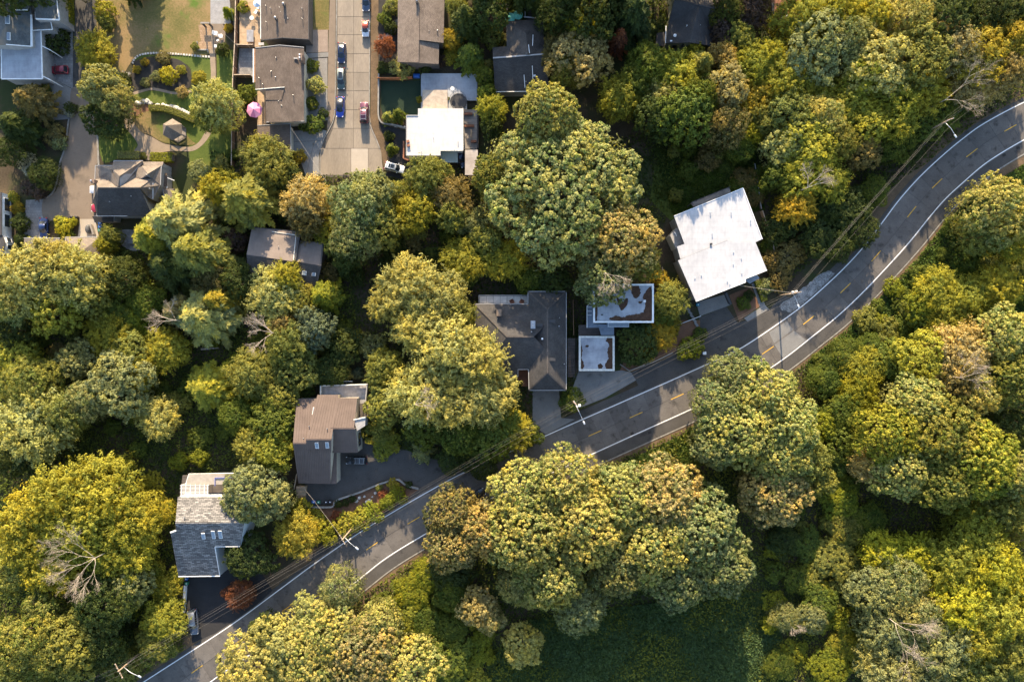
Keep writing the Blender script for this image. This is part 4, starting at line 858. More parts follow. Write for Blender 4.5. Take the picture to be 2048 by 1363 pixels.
# ---- utility poles, lamps and wires
PWOOD = plain('pole_wood', (.30,.215,.145), .9, var=.2, scale=3); PGREY = plain('aluminium', (.60,.61,.62), .4, .5); INSUL = plain('porcelain', (.55,.56,.55), .4); WIREM = plain('cable', (.20,.175,.145), .6); WIREL = plain('pale_cable', (.26,.235,.20), .7)
POLES = {}
def pole(key, label, top, lamp=None, arm_ang=0, h=11.0, transformer=False, arms=(0.0,), globe=False, plen=1.1):
    c = W(top[0], top[1], h); t = thing('utility_pole', label, 'utility pole', (c.x, c.y, 0)); POLES[key] = c
    MB().tube([(c.x, c.y, -.1), (c.x, c.y, h*.5), (c.x, c.y, h)], [.19, .16, .13], 9).build('shaft', PWOOD, t, True)
    a = R(arm_ang); d = Vector((math.cos(a), math.sin(a), 0))
    for k, dz in enumerate(arms):
        z = h-.35-dz; m = MB(); m.bar((c.x-d.x*plen, c.y-d.y*plen, z), (c.x+d.x*plen, c.y+d.y*plen, z), .14, .14); o = m.build('crossarm', PWOOD if not globe else PGREY, t)
        for s in (-.9, -.35, .35, .9):
            MB().lathe((c.x+d.x*plen*s, c.y+d.y*plen*s, z+.07), [(.05, 0), (.07, .06), (.05, .12), (.02, .2)], 7).build('insulator', INSUL, o)
    if lamp:
        z = h*.80; e = W(lamp[0], lamp[1], z+.3); s = Vector((c.x, c.y, z)); md = s.lerp(e, .5)+Vector((0,0,.35))
        o = MB().tube([s, s.lerp(md, .6), md, md.lerp(e, .6), e], [.055,.055,.05,.05,.045], 7).build('lamp_arm', PGREY, t, True)
        dd = (e-s).xy.normalized(); m = MB(); rz = math.atan2(dd.y, dd.x)
        M = Matrix.Rotation(rz, 3, 'Z'); rings = [[M @ v + e for v in rrect(l, w, zz, min(w, l)*.8, 4)] for l, w, zz in ((.25, .10, -.12), (.42, .19, -.06), (.40, .18, .03), (.22, .09, .09))]
        hd = m.loft(rings).build('lamp_head', PGREY, t, True)
        m = MB(); m.lathe(tuple(e+Vector((dd.x*.1, dd.y*.1, -.2))), [(.06, 0), (.14, .06), (.14, .1)], 9); m.build('lens', SKYL, hd)
    if transformer:
        for k in range(2): MB().lathe((c.x+d.x*.45*(k*2-1)*.8, c.y+d.y*.45*(k*2-1)*.8+.25, h-1.9), [(.2, 0), (.24, .05), (.24, .85), (.15, .95), (.04, 1.0)], 10).build('transformer', PGREY, t)
    if globe: MB().lathe((c.x+.8, c.y-.35, h-1.2), [(.05, 0), (.28, .12), (.34, .3), (.28, .5), (.08, .6)], 12).build('transformer', TRIM_W, t, True)
    return c
pole('a', 'tall wooden utility pole with transformer and lamp above the pale gravel pull-in', (1594,585), (1597,612), 12, transformer=True, arms=(0.0, 1.4))
pole('b', 'wooden utility pole with white crossarm rising from the roadside shrub row', (684,1079), (714,1096), -60, arms=(0.0,))
pole('c', 'wooden utility pole with long crossarm near the steel blue van', (236,1342), (279,1352), -62, plen=1.7)
pole('d', 'slim utility pole with white transformer and lamp over the round roadside bush', (1152,808), (1168,845), -58, globe=True, plen=.8)
pole('e', 'grey lamp pole at the outer side of the road bend', (1902,238), (1911,272), 20, plen=.8)
POLES['f'] = W(2130, 70, 11); POLES['g'] = W(-80, 1490, 11)
def wire(a, b, offs, z, sag, mat, label, r=.028):
    A, B = Vector(a), Vector(b); d = (B-A).xy.normalized(); n = Vector((-d.y, d.x, 0))*offs
    pts = []
    for i in range(17):
        t = i/16; p = A.lerp(B, t)+n; p.z = z-4*sag*t*(1-t); pts.append(p)
    tag(MB().tube(pts, r, 4).build('overhead_wire', mat), label, 'wire', 'overhead wires along the road')
for k1, k2, sp in (('a','d','between the gravel pull-in pole and the round bush pole'), ('a','e','between the gravel pull-in pole and the bend pole'), ('d','b','between the round bush pole and the shrub row pole'), ('b','c','between the shrub row pole and the van pole'), ('e','f','beyond the bend pole'), ('c','g','beyond the van pole')):
    for o_, z, w, r in ((-.9, 10.7, 'upper outer cable', .010), (.9, 10.7, 'upper inner cable', .010), (.25, 9.0, 'middle cable', .011), (-.2, 8.2, 'low thick cable', .014)):
        wire(POLES[k1], POLES[k2], o_, z, .9 if z < 10 else .6, WIREL if z < 10 else WIREM, f'{w} {sp}', r)
def drop(a, za, b, zb, label, r=.018, mat=None):
    A, B = W(a[0], a[1], za), W(b[0], b[1], zb); pts = [A.lerp(B, i/10)-Vector((0,0,1.6*(i/10)*(1-i/10))) for i in range(11)]
    tag(MB().tube(pts, r, 4).build('service_wire', mat or WIREL), label, 'wire')
drop((582,256), 5.0, (652,362), 8.5, 'pale service wire from the taupe house over the shaded driveway')
drop((607,975), 4.3, (684,1076), 9.5, 'pale service wire from the metal roofed house to the shrub row pole', .025)
drop((1476,570), 6.8, (1590,586), 9.6, 'twisted tan service wire from the white roofed house', .04, WIREL)
drop((455,-20), 8, (474,92), 4, 'pale service wire beside the timber fence', .02); drop((440,60), 7, (476,92), 4.2, 'second pale wire crossing the garden corner', .02)

# ---- bins
def bin_(label, color, px, py, z=0.05, rz=0.0, rnd=False, lidc=None):
    c = W(px, py, 1.0); t = thing('wheelie_bin', label, 'bin', (c.x, c.y, z), rz=rz); mt = plain('bin_'+'_'.join(str(round(x, 3)) for x in color), color, .5, var=.08)
    def part(mb, n, m, sm=False): q = bpy.data.objects.new(n, mb.mesh(n, m, smooth=sm)); COL.objects.link(q); q.parent = t
    if rnd: part(MB().lathe((0,0,0), [(.28,0),(.34,.9)], 14), 'body', mt); part(MB().lathe((0,0,.9), [(.37,0),(.36,.06),(.2,.18),(.02,.22)], 14), 'lid', mt, True); return
    part(MB().loft([rrect(.24,.24,.08,.06,3), rrect(.34,.30,.98,.07,3)]), 'body', mt); part(MB().loft([rrect(.38,.33,.98,.08,3), rrect(.38,.33,1.04,.08,3), rrect(.26,.24,1.12,.08,3)]), 'lid', plain('lid_'+str(lidc), lidc, .5) if lidc else mt)
    m = MB(); m.tube([(-.30,-.28,.12),(-.30,.28,.12)], .11, 10); part(m, 'wheel', TYRE); m = MB(); m.box((.02,0,1.125),(.22,.2,.012)); part(m, 'sticker', TRIM_W); m = MB(); m.bar((-.40,-.22,1.0),(-.40,.22,1.0),.04,.04); part(m, 'handle', mt)
B_, G_, K_ = (.02,.09,.30), (.02,.16,.09), (.02,.02,.022)
bin_('blue wheelie bin at the end of the row beside the hip roofed garage', B_, 200.5, 446.5); bin_('blue wheelie bin next to the green bin by the hip roofed garage', (.03,.12,.36), 200, 453.5); bin_('green wheelie bin beside the hip roofed garage', G_, 199.5, 460.5)
bin_('round black bin beside the yellow shrub bed, nearer the blue car', K_, 142.5, 434, rnd=True); bin_('round black bin beside the yellow shrub bed, nearer the open drive', K_, 151.5, 434, rnd=True)
bin_('blue wheelie bin by the retaining wall of the shaded driveway', B_, 627, 1003); bin_('green wheelie bin by the retaining wall of the shaded driveway', G_, 637, 1003.5); bin_('black wheelie bin near the garden bed wall', K_, 652, 1003); bin_('black wheelie bin close to the clipped shrubs', K_, 660, 1003)
bin_('blue wheelie bin under the layered shingle house eave', B_, 372, 1157); bin_('green wheelie bin at the top of the white low wall', G_, 373, 1166); bin_('blue bin with white lid standing at the road edge', (.05,.10,.34), 1409, 706, lidc=(.7,.72,.74)); bin_('small teal bin beside the white roofed house garage', (.01,.16,.26), 1396, 609)
# ---- fences and low walls
FENCE = board('fence_boards', (.20,.115,.065), (.26,.155,.09), .15); FCAP = plain('fence_cap', (.46,.36,.26), .8, var=.15)
def fence(label, pts, h=1.8, mat=None, cap=None, seg=2.4, zs=None, name='fence'):
    P = [W(*p) for p in pts]; t = thing(name, label, 'fence', tuple(P[0]))
    for i, (a, b) in enumerate(zip(P, P[1:])):
        k = max(1, round((b-a).length/seg))
        for j in range(k):
            p, q = a.lerp(b, j/k), a.lerp(b, (j+1)/k); d = (q-p).normalized()
            hh = h if not zs else zs[min(i, len(zs)-1)]
            MB().bar(p+d*.07+Vector((0,0,hh/2)), q-d*.07+Vector((0,0,hh/2)), .05, hh-.05).build('panel', mat or FENCE, t)
            MB().bar(p+d*.02+Vector((0,0,hh)), q-d*.02+Vector((0,0,hh)), .16, .05).build('rail', cap or FCAP, t)
            MB().bar(p-Vector((0,0,.1)), p+Vector((0,0,hh+.1)), .12, .12).build('post', cap or FCAP, t)
    return t
fence('long brown timber fence between the garden lawn and the brown houses', [(478,-40),(477,40),(475.5,94),(472,160),(470,240),(469,335)], 1.9)
fence('short brown fence closing the timber deck', [(478,95),(500,95.5),(511,95)], 1.7); fence('brown fence below the small grey court', [(473,155),(492,155),(506,155)], 1.7)
fence('stepped tan fence beside the white roofed house', [(1520,424),(1527,447),(1529,447),(1534,468),(1536,468),(1540,487),(1541,487),(1545,528),(1530,532)], 1.8, WOOD_T, FCAP); fence('tan fence by the steps between the blue house and the white roofed house', [(1322,536),(1324,556),(1324,582)], 1.6, WOOD_O)
fence('orange timber fence with white bench at the turf yard', [(757,160),(805,160.5),(826,158)], 1.5, WOOD_O, WOOD_O); fence('thin rail fence in the dark wood yard', [(1506,330),(1512,370),(1519,420)], 1.3, WOOD_D, TRIM_G)
fence('dark fence beside the trees by the deck strip', [(957,205),(957,300)], 1.5, WOOD_D, WOOD_D)
fence('brown fence beside the cedar steps', [(597,945),(592,975)], 1.5)
def low_wall(label, pts, h, w, mat, name='garden_wall'):
    o = kerb(pts, w, h, name, mat); tag(o, label, 'wall'); return o
low_wall('pale curved retaining wall between the shaded driveway and garden bed', smooth_line([(612,1011),(664,1012),(674,999),(720,983),(758,967),(790,958),(800,959),(814,969),(838,976)], 4), .8, .35, KERB)
low_wall('white low wall along the black asphalt drive', [(373,1168),(371,1198),(370,1222)], .9, .45, WALL_W); low_wall('pale wall bounding the turf yard by the pavement', smooth_line([(758.5,150),(758,200),(758,232),(762,244),(770,249),(790,252),(812,258)], 4), .9, .3, KERB)
low_wall('white handrail across the planted bank above the driveway', [(1333,657),(1366,645),(1400,632)], 1.0, .10, TRIM_W)
low_wall('brown timber wall left of the white flat house', [(808,284),(808,318),(818,322)], .9, .3, WOOD_R)
low_wall('pale stone edging around the tan patio', [(395,84),(394.5,100.5),(417,100.5),(417,106)], .35, .3, KERB)
# ---- top-left garden
t = thing('gazebo', 'six sided grey shingled gazebo on the oval lawn', 'gazebo', tuple(W(356,266)))
c = W(356,266); z = 2.7; ap = c+Vector((-.1,.1,5.4)); rr = 2.35
ring = [c+Vector((rr*math.cos(R(60*k+30)), rr*math.sin(R(60*k+30)), z)) for k in range(6)]
for k in range(6): MB().prism([ring[k], ring[(k+1) % 6], ap], thick=.1).build('roof_panel', SH_TAUPE, t)
for p in ring: q = c+(p-c)*.88; MB().bar((q.x,q.y,0),(q.x,q.y,z),.13,.13).build('post', WOOD_G, t)
MB().prism([c+(p-c)*.92+Vector((0,0,.25-z*.92)) for p in ring], zb=0.0).build('floor', WOOD_G, t); m = MB()
for k in (0,1,2,3,4): a, b = [c+(ring[j % 6]-c)*.88 for j in (k,k+1)]; m.bar((a.x,a.y,1.0),(b.x,b.y,1.0),.08,.08); m.bar((a.x,a.y,.5),(b.x,b.y,.5),.05,.3)
m.build('railing', WOOD_G, t)
t = thing('garden_bridge', 'small grey plank footbridge at the edge of the mulched pond bed', 'bridge', tuple(W(254,163)))
A, B = W(257,146), W(250,178); d = (B-A).normalized(); n = Vector((-d.y,d.x,0))
for k in range(12):
    p = A.lerp(B, (k+.5)/12); p.z = .35+.25*math.sin(math.pi*(k+.5)/12); MB().bar(p-n*.75, p+n*.75, .27, .06).build('plank', WOOD_G, t)
for s in (-1,1):
    MB().tube([A+n*.72*s+Vector((0,0,1.0)), A.lerp(B,.5)+n*.72*s+Vector((0,0,1.3)), B+n*.72*s+Vector((0,0,1.0))], .04, 6).build('handrail', TRIM_G, t)
    for k in range(4): p = A.lerp(B, k/3)+n*.72*s; MB().bar((p.x,p.y,0),(p.x,p.y,1.1),.07,.07).build('post', TRIM_G, t)
t = thing('stone_edging', 'curved row of pale square stones along the lawn edge', 'stone edging', tuple(W(340,108)))
L = resample([(266,126),(270,118),(280,111),(296,107.5),(320,106.5),(345,108),(372,110),(400,113),(418,114)], 30); rg = random.Random(3)
for k, p in enumerate(L):
    c = W(p.x, p.y); q = L[min(k+1, 29)]-L[max(k-1, 0)]; MB().box((c.x, c.y, .09), (rg.uniform(.34,.44), rg.uniform(.34,.46), .18), -math.atan2(q.y, q.x)).build('stone', ROCK, t)
def rocks(label, pts, n, seed, smin=.3, smax=.7):
    t = thing('rock_border', label, 'rocks', tuple(W(*pts[0]))); L = resample(pts, n); rg = random.Random(seed)
    for p in L:
        c = W(p.x+rg.uniform(-1.5,1.5), p.y+rg.uniform(-1.5,1.5)); s = rg.uniform(smin, smax); m = MB()
        m.loft([[c+Vector((s*f*math.cos(a)*rg.uniform(.8,1.15), s*f*math.sin(a)*rg.uniform(.7,1.1), zz)) for a in [2*math.pi*k/7 for k in range(7)]] for f, zz in ((.95, 0), (1.0, s*.4), (.6, s*.75))]); m.build('rock', ROCK, t)
rocks('pale boulders along the bark bed above the oval lawn', [(276,206),(290,204),(303,206)], 7, 1); rocks('row of pale boulders below the curved hedge lawn', [(312,210),(328,212),(345,215),(362,220),(378,228)], 14, 2)
rocks('grey rocks in the garden bed beside the retaining wall', [(712,1000),(728,992),(735,1004),(752,985)], 7, 5, .2, .6); rocks('pale rocks edging the drive beside the flat house', [(790,252),(800,254),(808,256)], 5, 6, .2, .35)
t = thing('garden_arbor', 'wooden arbor of two posts on the tan patio', 'arbor', tuple(W(410,48)))
for x in (403.5, 416.5): c = W(x,46,2.3); MB().bar((c.x,c.y,0),(c.x,c.y,2.35),.32,.32).build('post', WOOD_D, t)
A, B = W(401,46,2.4), W(419,46,2.4); MB().bar(A,B,.35,.16).build('beam', WOOD_G, t); A, B = W(403,46,1.2), W(417,46,1.2); MB().bar(A,B,.1,.5).build('cross_rail', WOOD_G, t)
def chair(label, px, py, rz, mat, z=.06, w=.65, name='garden_chair', cat='chair', group=None):
    c = W(px, py, .5); t = thing(name, label, cat, (c.x, c.y, z), group, rz)
    def part(mb, n): q = bpy.data.objects.new(n, mb.mesh(n, mat)); COL.objects.link(q); q.parent = t
    part(MB().box((0,0,.42),(w,w,.07)), 'seat'); part(MB().box((0,w/2,.75),(w,.07,.62),0,R(-12)), 'backrest')
    for x in (-1,1):
        part(MB().box((x*w*.52,0,.62),(.08,w,.05)), 'armrest')
        for y in (-1,1): part(MB().box((x*w*.45,y*w*.45,.21),(.06,.06,.42)), 'leg')
chair('white garden chair on the shaded patio beside the arbor', 431, 67, R(80), TRIM_W, w=.8); chair('white garden chair beside the small white table', 442, 72.5, R(95), TRIM_W, w=.7)
chair('brown terrace chair nearer the roof corner', 1024, 604.5, R(30), WOOD_R, 2.9, .8); chair('brown terrace chair nearer the open terrace side', 1043, 604.5, R(-30), WOOD_R, 2.9, .8)
chair('orange deck chair on the fenced timber deck', 496.5, 19, R(20), WOOD_O, .55, .75); chair('white deck chair beside the brown house wall', 514, 26.5, R(-120), TRIM_W, .55, .75); chair('white deck chair under the pale blue parasol', 518.5, 17, R(-100), TRIM_W, .55, .7)
def table(label, px, py, r, z, mat, h=.72, box=None, name='garden_table', rz=0.0, cat='table'):
    c = W(px, py, h); t = thing(name, label, cat, (c.x, c.y, z), rz=rz)
    def part(mb, n): q = bpy.data.objects.new(n, mb.mesh(n, mat)); COL.objects.link(q); q.parent = t
    if box: part(MB().box((0,0,h),(box[0],box[1],.07)), 'top')
    else: part(MB().lathe((0,0,h-.04), [(r,0),(r,.06)], 16), 'top')
    for x in (-1,1):
        for y in (-1,1): part(MB().box((x*(box[0]*.42 if box else r*.5), y*(box[1]*.42 if box else r*.5), h/2-.02),(.06,.06,h-.06)), 'leg')
table('small white side table between garden chairs', 435.5, 81, .3, .06, TRIM_W, .45, (.5,.35), rz=R(35)); table('white garden bench beside the shrub at the patio', 434, 92.5, .3, .06, TRIM_W, .5, (1.2,.6)); table('round white table on the timber deck', 505, 38, .45, .55, TRIM_W)
table('long pale bench on the grey deck strip beside the flat house', 943, 269, .3, .9, WOOD_T, .45, (.35,1.7)); table('grey daybed with cushion on the timber deck', 502, 74, .3, .55, plain('grey_cushion', (.26,.26,.28), .9), .5, (1.5,2.6), 'daybed', cat='daybed'); table('grey lounger pad beside the brown house deck', 524, 90, .3, .55, plain('pale_cushion', (.45,.43,.43), .9), .4, (1.2,.6), 'daybed', cat='daybed')
table('dark dining table on the shaded court below the gabled house', 260, 483, .4, .08, plain('dark_metal', (.16,.165,.18), .5), .72, (1.4,.9)); sheet('paved_court', smooth_line([(238,462),(270,460),(290,470),(292,490),(270,502),(244,490)],4,True), .05, PAVE)
table('long white table on the white railed terrace', 1062, 8, .3, 2.65, TRIM_W, .6, (1.7,.6), rz=R(25))
def parasol(label, px, py, r, z, h, c1, c2, name='parasol', n=8, rz=0.2):
    c = W(px, py, h); t = thing(name, label, 'parasol', (c.x, c.y, z)); m1, m2 = plain('canvas_'+label.split(' ')[0]+'_a', c1, .9, var=.06), plain('canvas_'+label.split(' ')[0]+'_b', c2, .9, var=.06)
    def part(mb, nm, m): q = bpy.data.objects.new(nm, mb.mesh(nm, m)); COL.objects.link(q); q.parent = t
    P = [Vector((r*math.cos(rz+2*math.pi*k/n), r*math.sin(rz+2*math.pi*k/n), h-z-r*.35)) for k in range(n)]; ap = Vector((0,0,h-z))
    for k in range(n): part(MB().prism([P[k], P[(k+1) % n], ap], thick=.03), 'canopy_panel', m1 if k % 2 else m2)
    part(MB().tube([(0,0,0),(0,0,h-z+.1)], .035, 8), 'pole', WOOD_T); part(MB().lathe((0,0,0), [(.3,0),(.3,.06),(.05,.12)], 12), 'base', TRIM_D)
parasol('pink and rose parasol on the tan terrace beside the fence', 507, 218, 1.75, .1, 3.0, (.62,.20,.36), (.68,.30,.46)); parasol('green parasol overhanging the white railed terrace, larger one', 1020, 34, 1.15, 2.65, 5.2, (.13,.42,.30), (.17,.48,.36)); parasol('green parasol tucked behind its larger twin on the terrace', 1036, 28.5, 1.05, 2.65, 5.0, (.13,.42,.30), (.17,.48,.36)); parasol('pale blue and white parasol on the timber deck', 513, 6, .85, .5, 2.8, (.62,.66,.72), (.42,.56,.75))
t = thing('trampoline', 'round black trampoline with safety net on the flat house terrace', 'trampoline', tuple(W(917,203,.95)-Vector((0,0,.95-.9))))
c = W(917,203,1.8); z0 = .9
MB().lathe((c.x,c.y,z0+.82), [(1.65,0),(1.65,.02)], 28).build('mat', BLKPL, t); m = MB(); m.tube([(c.x+1.75*math.cos(2*math.pi*k/28), c.y+1.75*math.sin(2*math.pi*k/28), z0+.85) for k in range(29)], .09, 6); m.build('frame', TRIM_D, t)
for k in range(6):
    a = 2*math.pi*k/6; p = (c.x+1.8*math.cos(a), c.y+1.8*math.sin(a)); MB().bar((p[0],p[1],z0),(p[0],p[1],z0+2.3),.05,.05).build('post', STEEL, t)
m = MB(); m.tube([(c.x+1.8*math.cos(2*math.pi*k/28), c.y+1.8*math.sin(2*math.pi*k/28), z0+2.3) for k in range(29)], .03, 5); m.build('net_ring', BLKPL, t)
t = thing('paddling_pool', 'round bright blue pool beside the brown deck', 'pool', tuple(W(1600,37))); c = W(1600,37)
MB().lathe((c.x,c.y,0), [(.85,0),(.9,.5),(.78,.5),(.76,.38)], 20).build('wall', plain('pool_vinyl', (.03,.22,.46), .4), t); MB().lathe((c.x,c.y,.36), [(.75,0),(.75,.02)], 20).build('water', paint('pool_water', (.10,.36,.55), .05), t)
t = thing('covered_trailer', 'rounded dark grey covered trailer on the pale concrete pad', 'trailer', tuple(W(178,458))); c = W(177,458,.6)
m = MB(); m.loft([[c+Vector((x, y, zz-.6)) for x, y in [(-.75*f*math.cos(a)*(1 if math.cos(a) > 0 else .55), 1.05*f*math.sin(a)) for a in [2*math.pi*k/14 for k in range(14)]]] for f, zz in ((1,.15),(1,.6),(.8,.95),(.4,1.1))]); m.build('cover', plain('grey_tarp', (.10,.10,.10), .7, var=.2), t, True)
p = W(185,459,.6); MB().box((p.x,p.y,.5),(.35,2.2,.9),R(18)).build('side_board', WOOD_G, t)
t = thing('satellite_dish', 'small pale dish antenna on the flat house terrace', 'antenna', tuple(W(905,180))); c = W(905,178,2.6); MB().tube([(c.x,c.y,.9),(c.x,c.y,2.6)], .04, 6).build('mast', STEEL, t); MB().lathe((c.x,c.y,2.6), [(.08,0),(.35,.15),(.45,.3)], 12).build('dish', TRIM_C, t)
t = thing('blue_tarpaulin', 'blue tarp covered box at the turf yard corner', 'tarpaulin', tuple(W(833,151))); c = W(833,151,.6); MB().loft([[c+v for v in rrect(.75,.45,-.6,.1,3)],[c+v for v in rrect(.72,.42,-.05,.15,3)],[c+v for v in rrect(.4,.2,.08,.1,3)]]).build('cover', plain('blue_tarp', (.02,.10,.36), .6, var=.15), t)
def log(label, a, b, r, mat, z=.15, name='fallen_log'):
    A, B = W(*a), W(*b); pts = [A.lerp(B, k/4)+Vector((0,0,r+z+.08*math.sin(k*2.1))) for k in range(5)]; tag(MB().tube(pts, [r,r*.95,r*.9,r*.8,r*.65], 8).build(name, mat, smooth=True), label, 'log')
log('pale fallen log in the dark undergrowth below the orange tipped conifer', (404,698), (439,695), .25, DEADWOOD); log('pale log lying in the roadside ivy', (1648,736), (1662,737), .25, DEADWOOD); log('orange brown fallen trunk beside the dark trees', (175,1212), (222,1196), .35, plain('cut_wood', (.42,.24,.11), .9, var=.25)); log('thick grey driftwood stump beside the patio of the metal roofed house', (615,752), (626,776), .45, DEADWOOD, .2); log('white pole lying beside the low pitched house', (461,486), (479,465), .10, TRIM_W, .6, 'fallen_pole')
t = thing('cedar_steps', 'cedar steps stacked beside the metal roofed house', 'steps', tuple(W(602,988)))
for k in range(5): q = WL([(592+k*.3,972+k*6.4),(611,972+k*6.4),(611,978+k*6.4),(592+k*.3,978+k*6.4)], 1.5-.25*k); MB().prism(q, zb=0.0).build('step', WOOD_T, t)
t = thing('garden_steps', 'curved grey paver steps beside the planted bank', 'steps', tuple(W(1372,620)))
for k in range(7): c = W(1367+k*4.2, 606+k*5.6+.25*k*k); MB().box((c.x,c.y,.12+.02*k),(1.1,.5,.2),R(-30-4*k)).build('step', CONC_GREY, t)
# ================================================================== plants
def leaf_mesh(name, C, N, S, tint, elong=1.0, axis=None, rng=None):
    "one quad per leaf: centres C, normals N, half sizes S, tint colours"
    n = len(C); N = N/np.maximum(np.linalg.norm(N, axis=1, keepdims=True), 1e-6)
    A = rng.normal(size=(n, 3)) if axis is None else axis
    T = A - (A*N).sum(1, keepdims=True)*N; T /= np.maximum(np.linalg.norm(T, axis=1, keepdims=True), 1e-6)
    B = np.cross(N, T); S = S[:, None]
    V = np.empty((n, 4, 3), np.float32)
    V[:, 0] = C - T*S*elong; V[:, 1] = C + B*S*0.62; V[:, 2] = C + T*S*elong; V[:, 3] = C - B*S*0.62
    me = bpy.data.meshes.new(name); me.vertices.add(4*n); me.vertices.foreach_set('co', V.reshape(-1))
    me.loops.add(4*n); me.loops.foreach_set('vertex_index', np.arange(4*n, dtype=np.int32))
    me.polygons.add(n); me.polygons.foreach_set('loop_start', np.arange(0, 4*n, 4, dtype=np.int32))
    at = me.attributes.new('tint', 'FLOAT_COLOR', 'FACE')
    c = np.ones((n, 4), np.float32); c[:, :3] = tint; at.data.foreach_set('color', c.reshape(-1))
    me.materials.append(LEAF); me.update(); me.validate(); return me
def tints(rng, n, lobe, clump, warm=1.0):
    "leaf colour factors: lobe- and clump-level drift between greener and yellower, plus scatter"
    t = 0.45*lobe + 0.35*clump + 0.3*rng.normal(size=n)
    b = np.clip(1.0 + 0.16*rng.normal(size=n) + 0.10*clump, 0.45, 1.7)
    w = t*warm
    return np.stack([b*np.clip(1+0.15*w, .5, 1.7), b*np.clip(1+0.06*w, .6, 1.4), b*np.clip(1-0.18*w, .35, 1.6)], 1)
def fib(n, rng):
    i = np.arange(n)+rng.random(n)*0.9; z = 1-2*(i+.3)/n; z = np.clip(z, -1, 1); t = i*2.399963+rng.random()*6
    r = np.sqrt(1-z*z); return np.stack([r*np.cos(t), r*np.sin(t), z], 1)
def crown_broad(seed, Rr, Hc, nl, spacing, nleaf, ls, lobe_r=(0.26, 0.40), cl=0.55, droop=-0.3, zb=0.0, rough=0.16, spray=0.0, bi=0.0, zv=(.78, 1.04), el=1.0):
    rng = np.random.default_rng(seed); L = []
    for i in range(nl):
        q = math.sqrt((i+0.35)/nl)*0.76; a = i*2.39996+seed+rng.normal()*0.35
        rad = Rr*q*rng.uniform(.85, 1.08); r = Rr*rng.uniform(*lobe_r)*(1.1-0.25*q)
        z = zb + (Hc - r*0.8)*math.sqrt(max(0.05, 1-(q*0.98)**2))*rng.uniform(*zv)
        L.append((rad*math.cos(a), rad*math.sin(a), max(z, zb+r*.4), r))
    L = np.array(L); Cs = []; Ns = []; Lb = []
    for i, (x, y, z, r) in enumerate(L):
        k = max(12, int(4*math.pi*r*r/(spacing*spacing)))
        d = fib(k, rng); d += rng.normal(size=d.shape)*0.2; d /= np.linalg.norm(d, axis=1, keepdims=True)
        d = d[d[:, 2] > droop]; s = r*(1 + rough*rng.normal(size=len(d)))
        p = np.stack([x+d[:, 0]*s, y+d[:, 1]*s, z+d[:, 2]*s*0.85], 1)
        keep = np.ones(len(p), bool)
        for j in range(nl):
            if j != i: keep &= np.linalg.norm((p-L[j, :3])/np.array([1, 1, .85]), axis=1) > L[j, 3]*0.86
        Cs.append(p[keep]); Ns.append(d[keep]); Lb.append(np.full(keep.sum(), rng.normal()))
    C = np.concatenate(Cs); D = np.concatenate(Ns); lb = np.concatenate(Lb); n = len(C)
    ct = rng.normal(size=n); k = nleaf; csz = cl*rng.uniform(.45, 1.45, n)
    o = rng.normal(size=(n, k, 3)); o /= np.linalg.norm(o, axis=2, keepdims=True)
    o *= (rng.random((n, k, 1))**0.45)
    P = C[:, None]+o*csz[:, None, None]*np.array([1, 1, .75])
    Nn = 0.85*o + 0.60*D[:, None] + 0.38*rng.normal(size=(n, k, 3)) + np.array([0, 0, .30])
    ax = None
    if spray:
        u = rng.uniform(-.7, 1.0, (n, k, 1))*spray*csz[:, None, None]/cl; dd = D*np.array([1, 1, .35]); P = P + dd[:, None]*u + np.array([0, 0, -.12])*u*u
        ax = (dd[:, None]+0.5*rng.normal(size=(n, k, 3))).reshape(-1, 3)
    P = P.reshape(-1, 3); Nn = Nn.reshape(-1, 3); m = len(P)
    S = ls*rng.uniform(.6, 1.35, m)
    tn = tints(rng, m, np.repeat(lb, k), np.repeat(ct, k))
    if bi:      # some tufts drawn paler, the others darker and greener
        g = (rng.random(n) > 0.60+0.12*lb); f = np.repeat(g, k)[:, None] & (rng.random((m, 1)) > 0.25)
        tn = np.where(f, tn*np.array([.50, .62, .48]), tn*np.array([1.12, 1.08, 1.06]))
    # inner leaves that close the crown: an uneven shell inside the lobes, larger and fewer
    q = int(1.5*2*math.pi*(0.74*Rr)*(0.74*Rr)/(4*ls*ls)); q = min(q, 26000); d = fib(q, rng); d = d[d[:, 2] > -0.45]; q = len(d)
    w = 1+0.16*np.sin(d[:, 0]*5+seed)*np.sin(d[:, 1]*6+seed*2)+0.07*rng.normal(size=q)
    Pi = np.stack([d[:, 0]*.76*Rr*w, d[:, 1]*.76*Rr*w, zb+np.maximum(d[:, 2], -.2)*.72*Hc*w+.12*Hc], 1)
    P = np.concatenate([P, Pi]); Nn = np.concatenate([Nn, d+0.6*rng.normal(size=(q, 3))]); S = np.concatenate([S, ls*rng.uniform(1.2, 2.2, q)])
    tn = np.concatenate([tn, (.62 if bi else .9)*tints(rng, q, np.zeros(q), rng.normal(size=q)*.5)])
    if ax is not None: ax = np.concatenate([ax, rng.normal(size=(q, 3))])
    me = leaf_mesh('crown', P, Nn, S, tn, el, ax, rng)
    return me, L
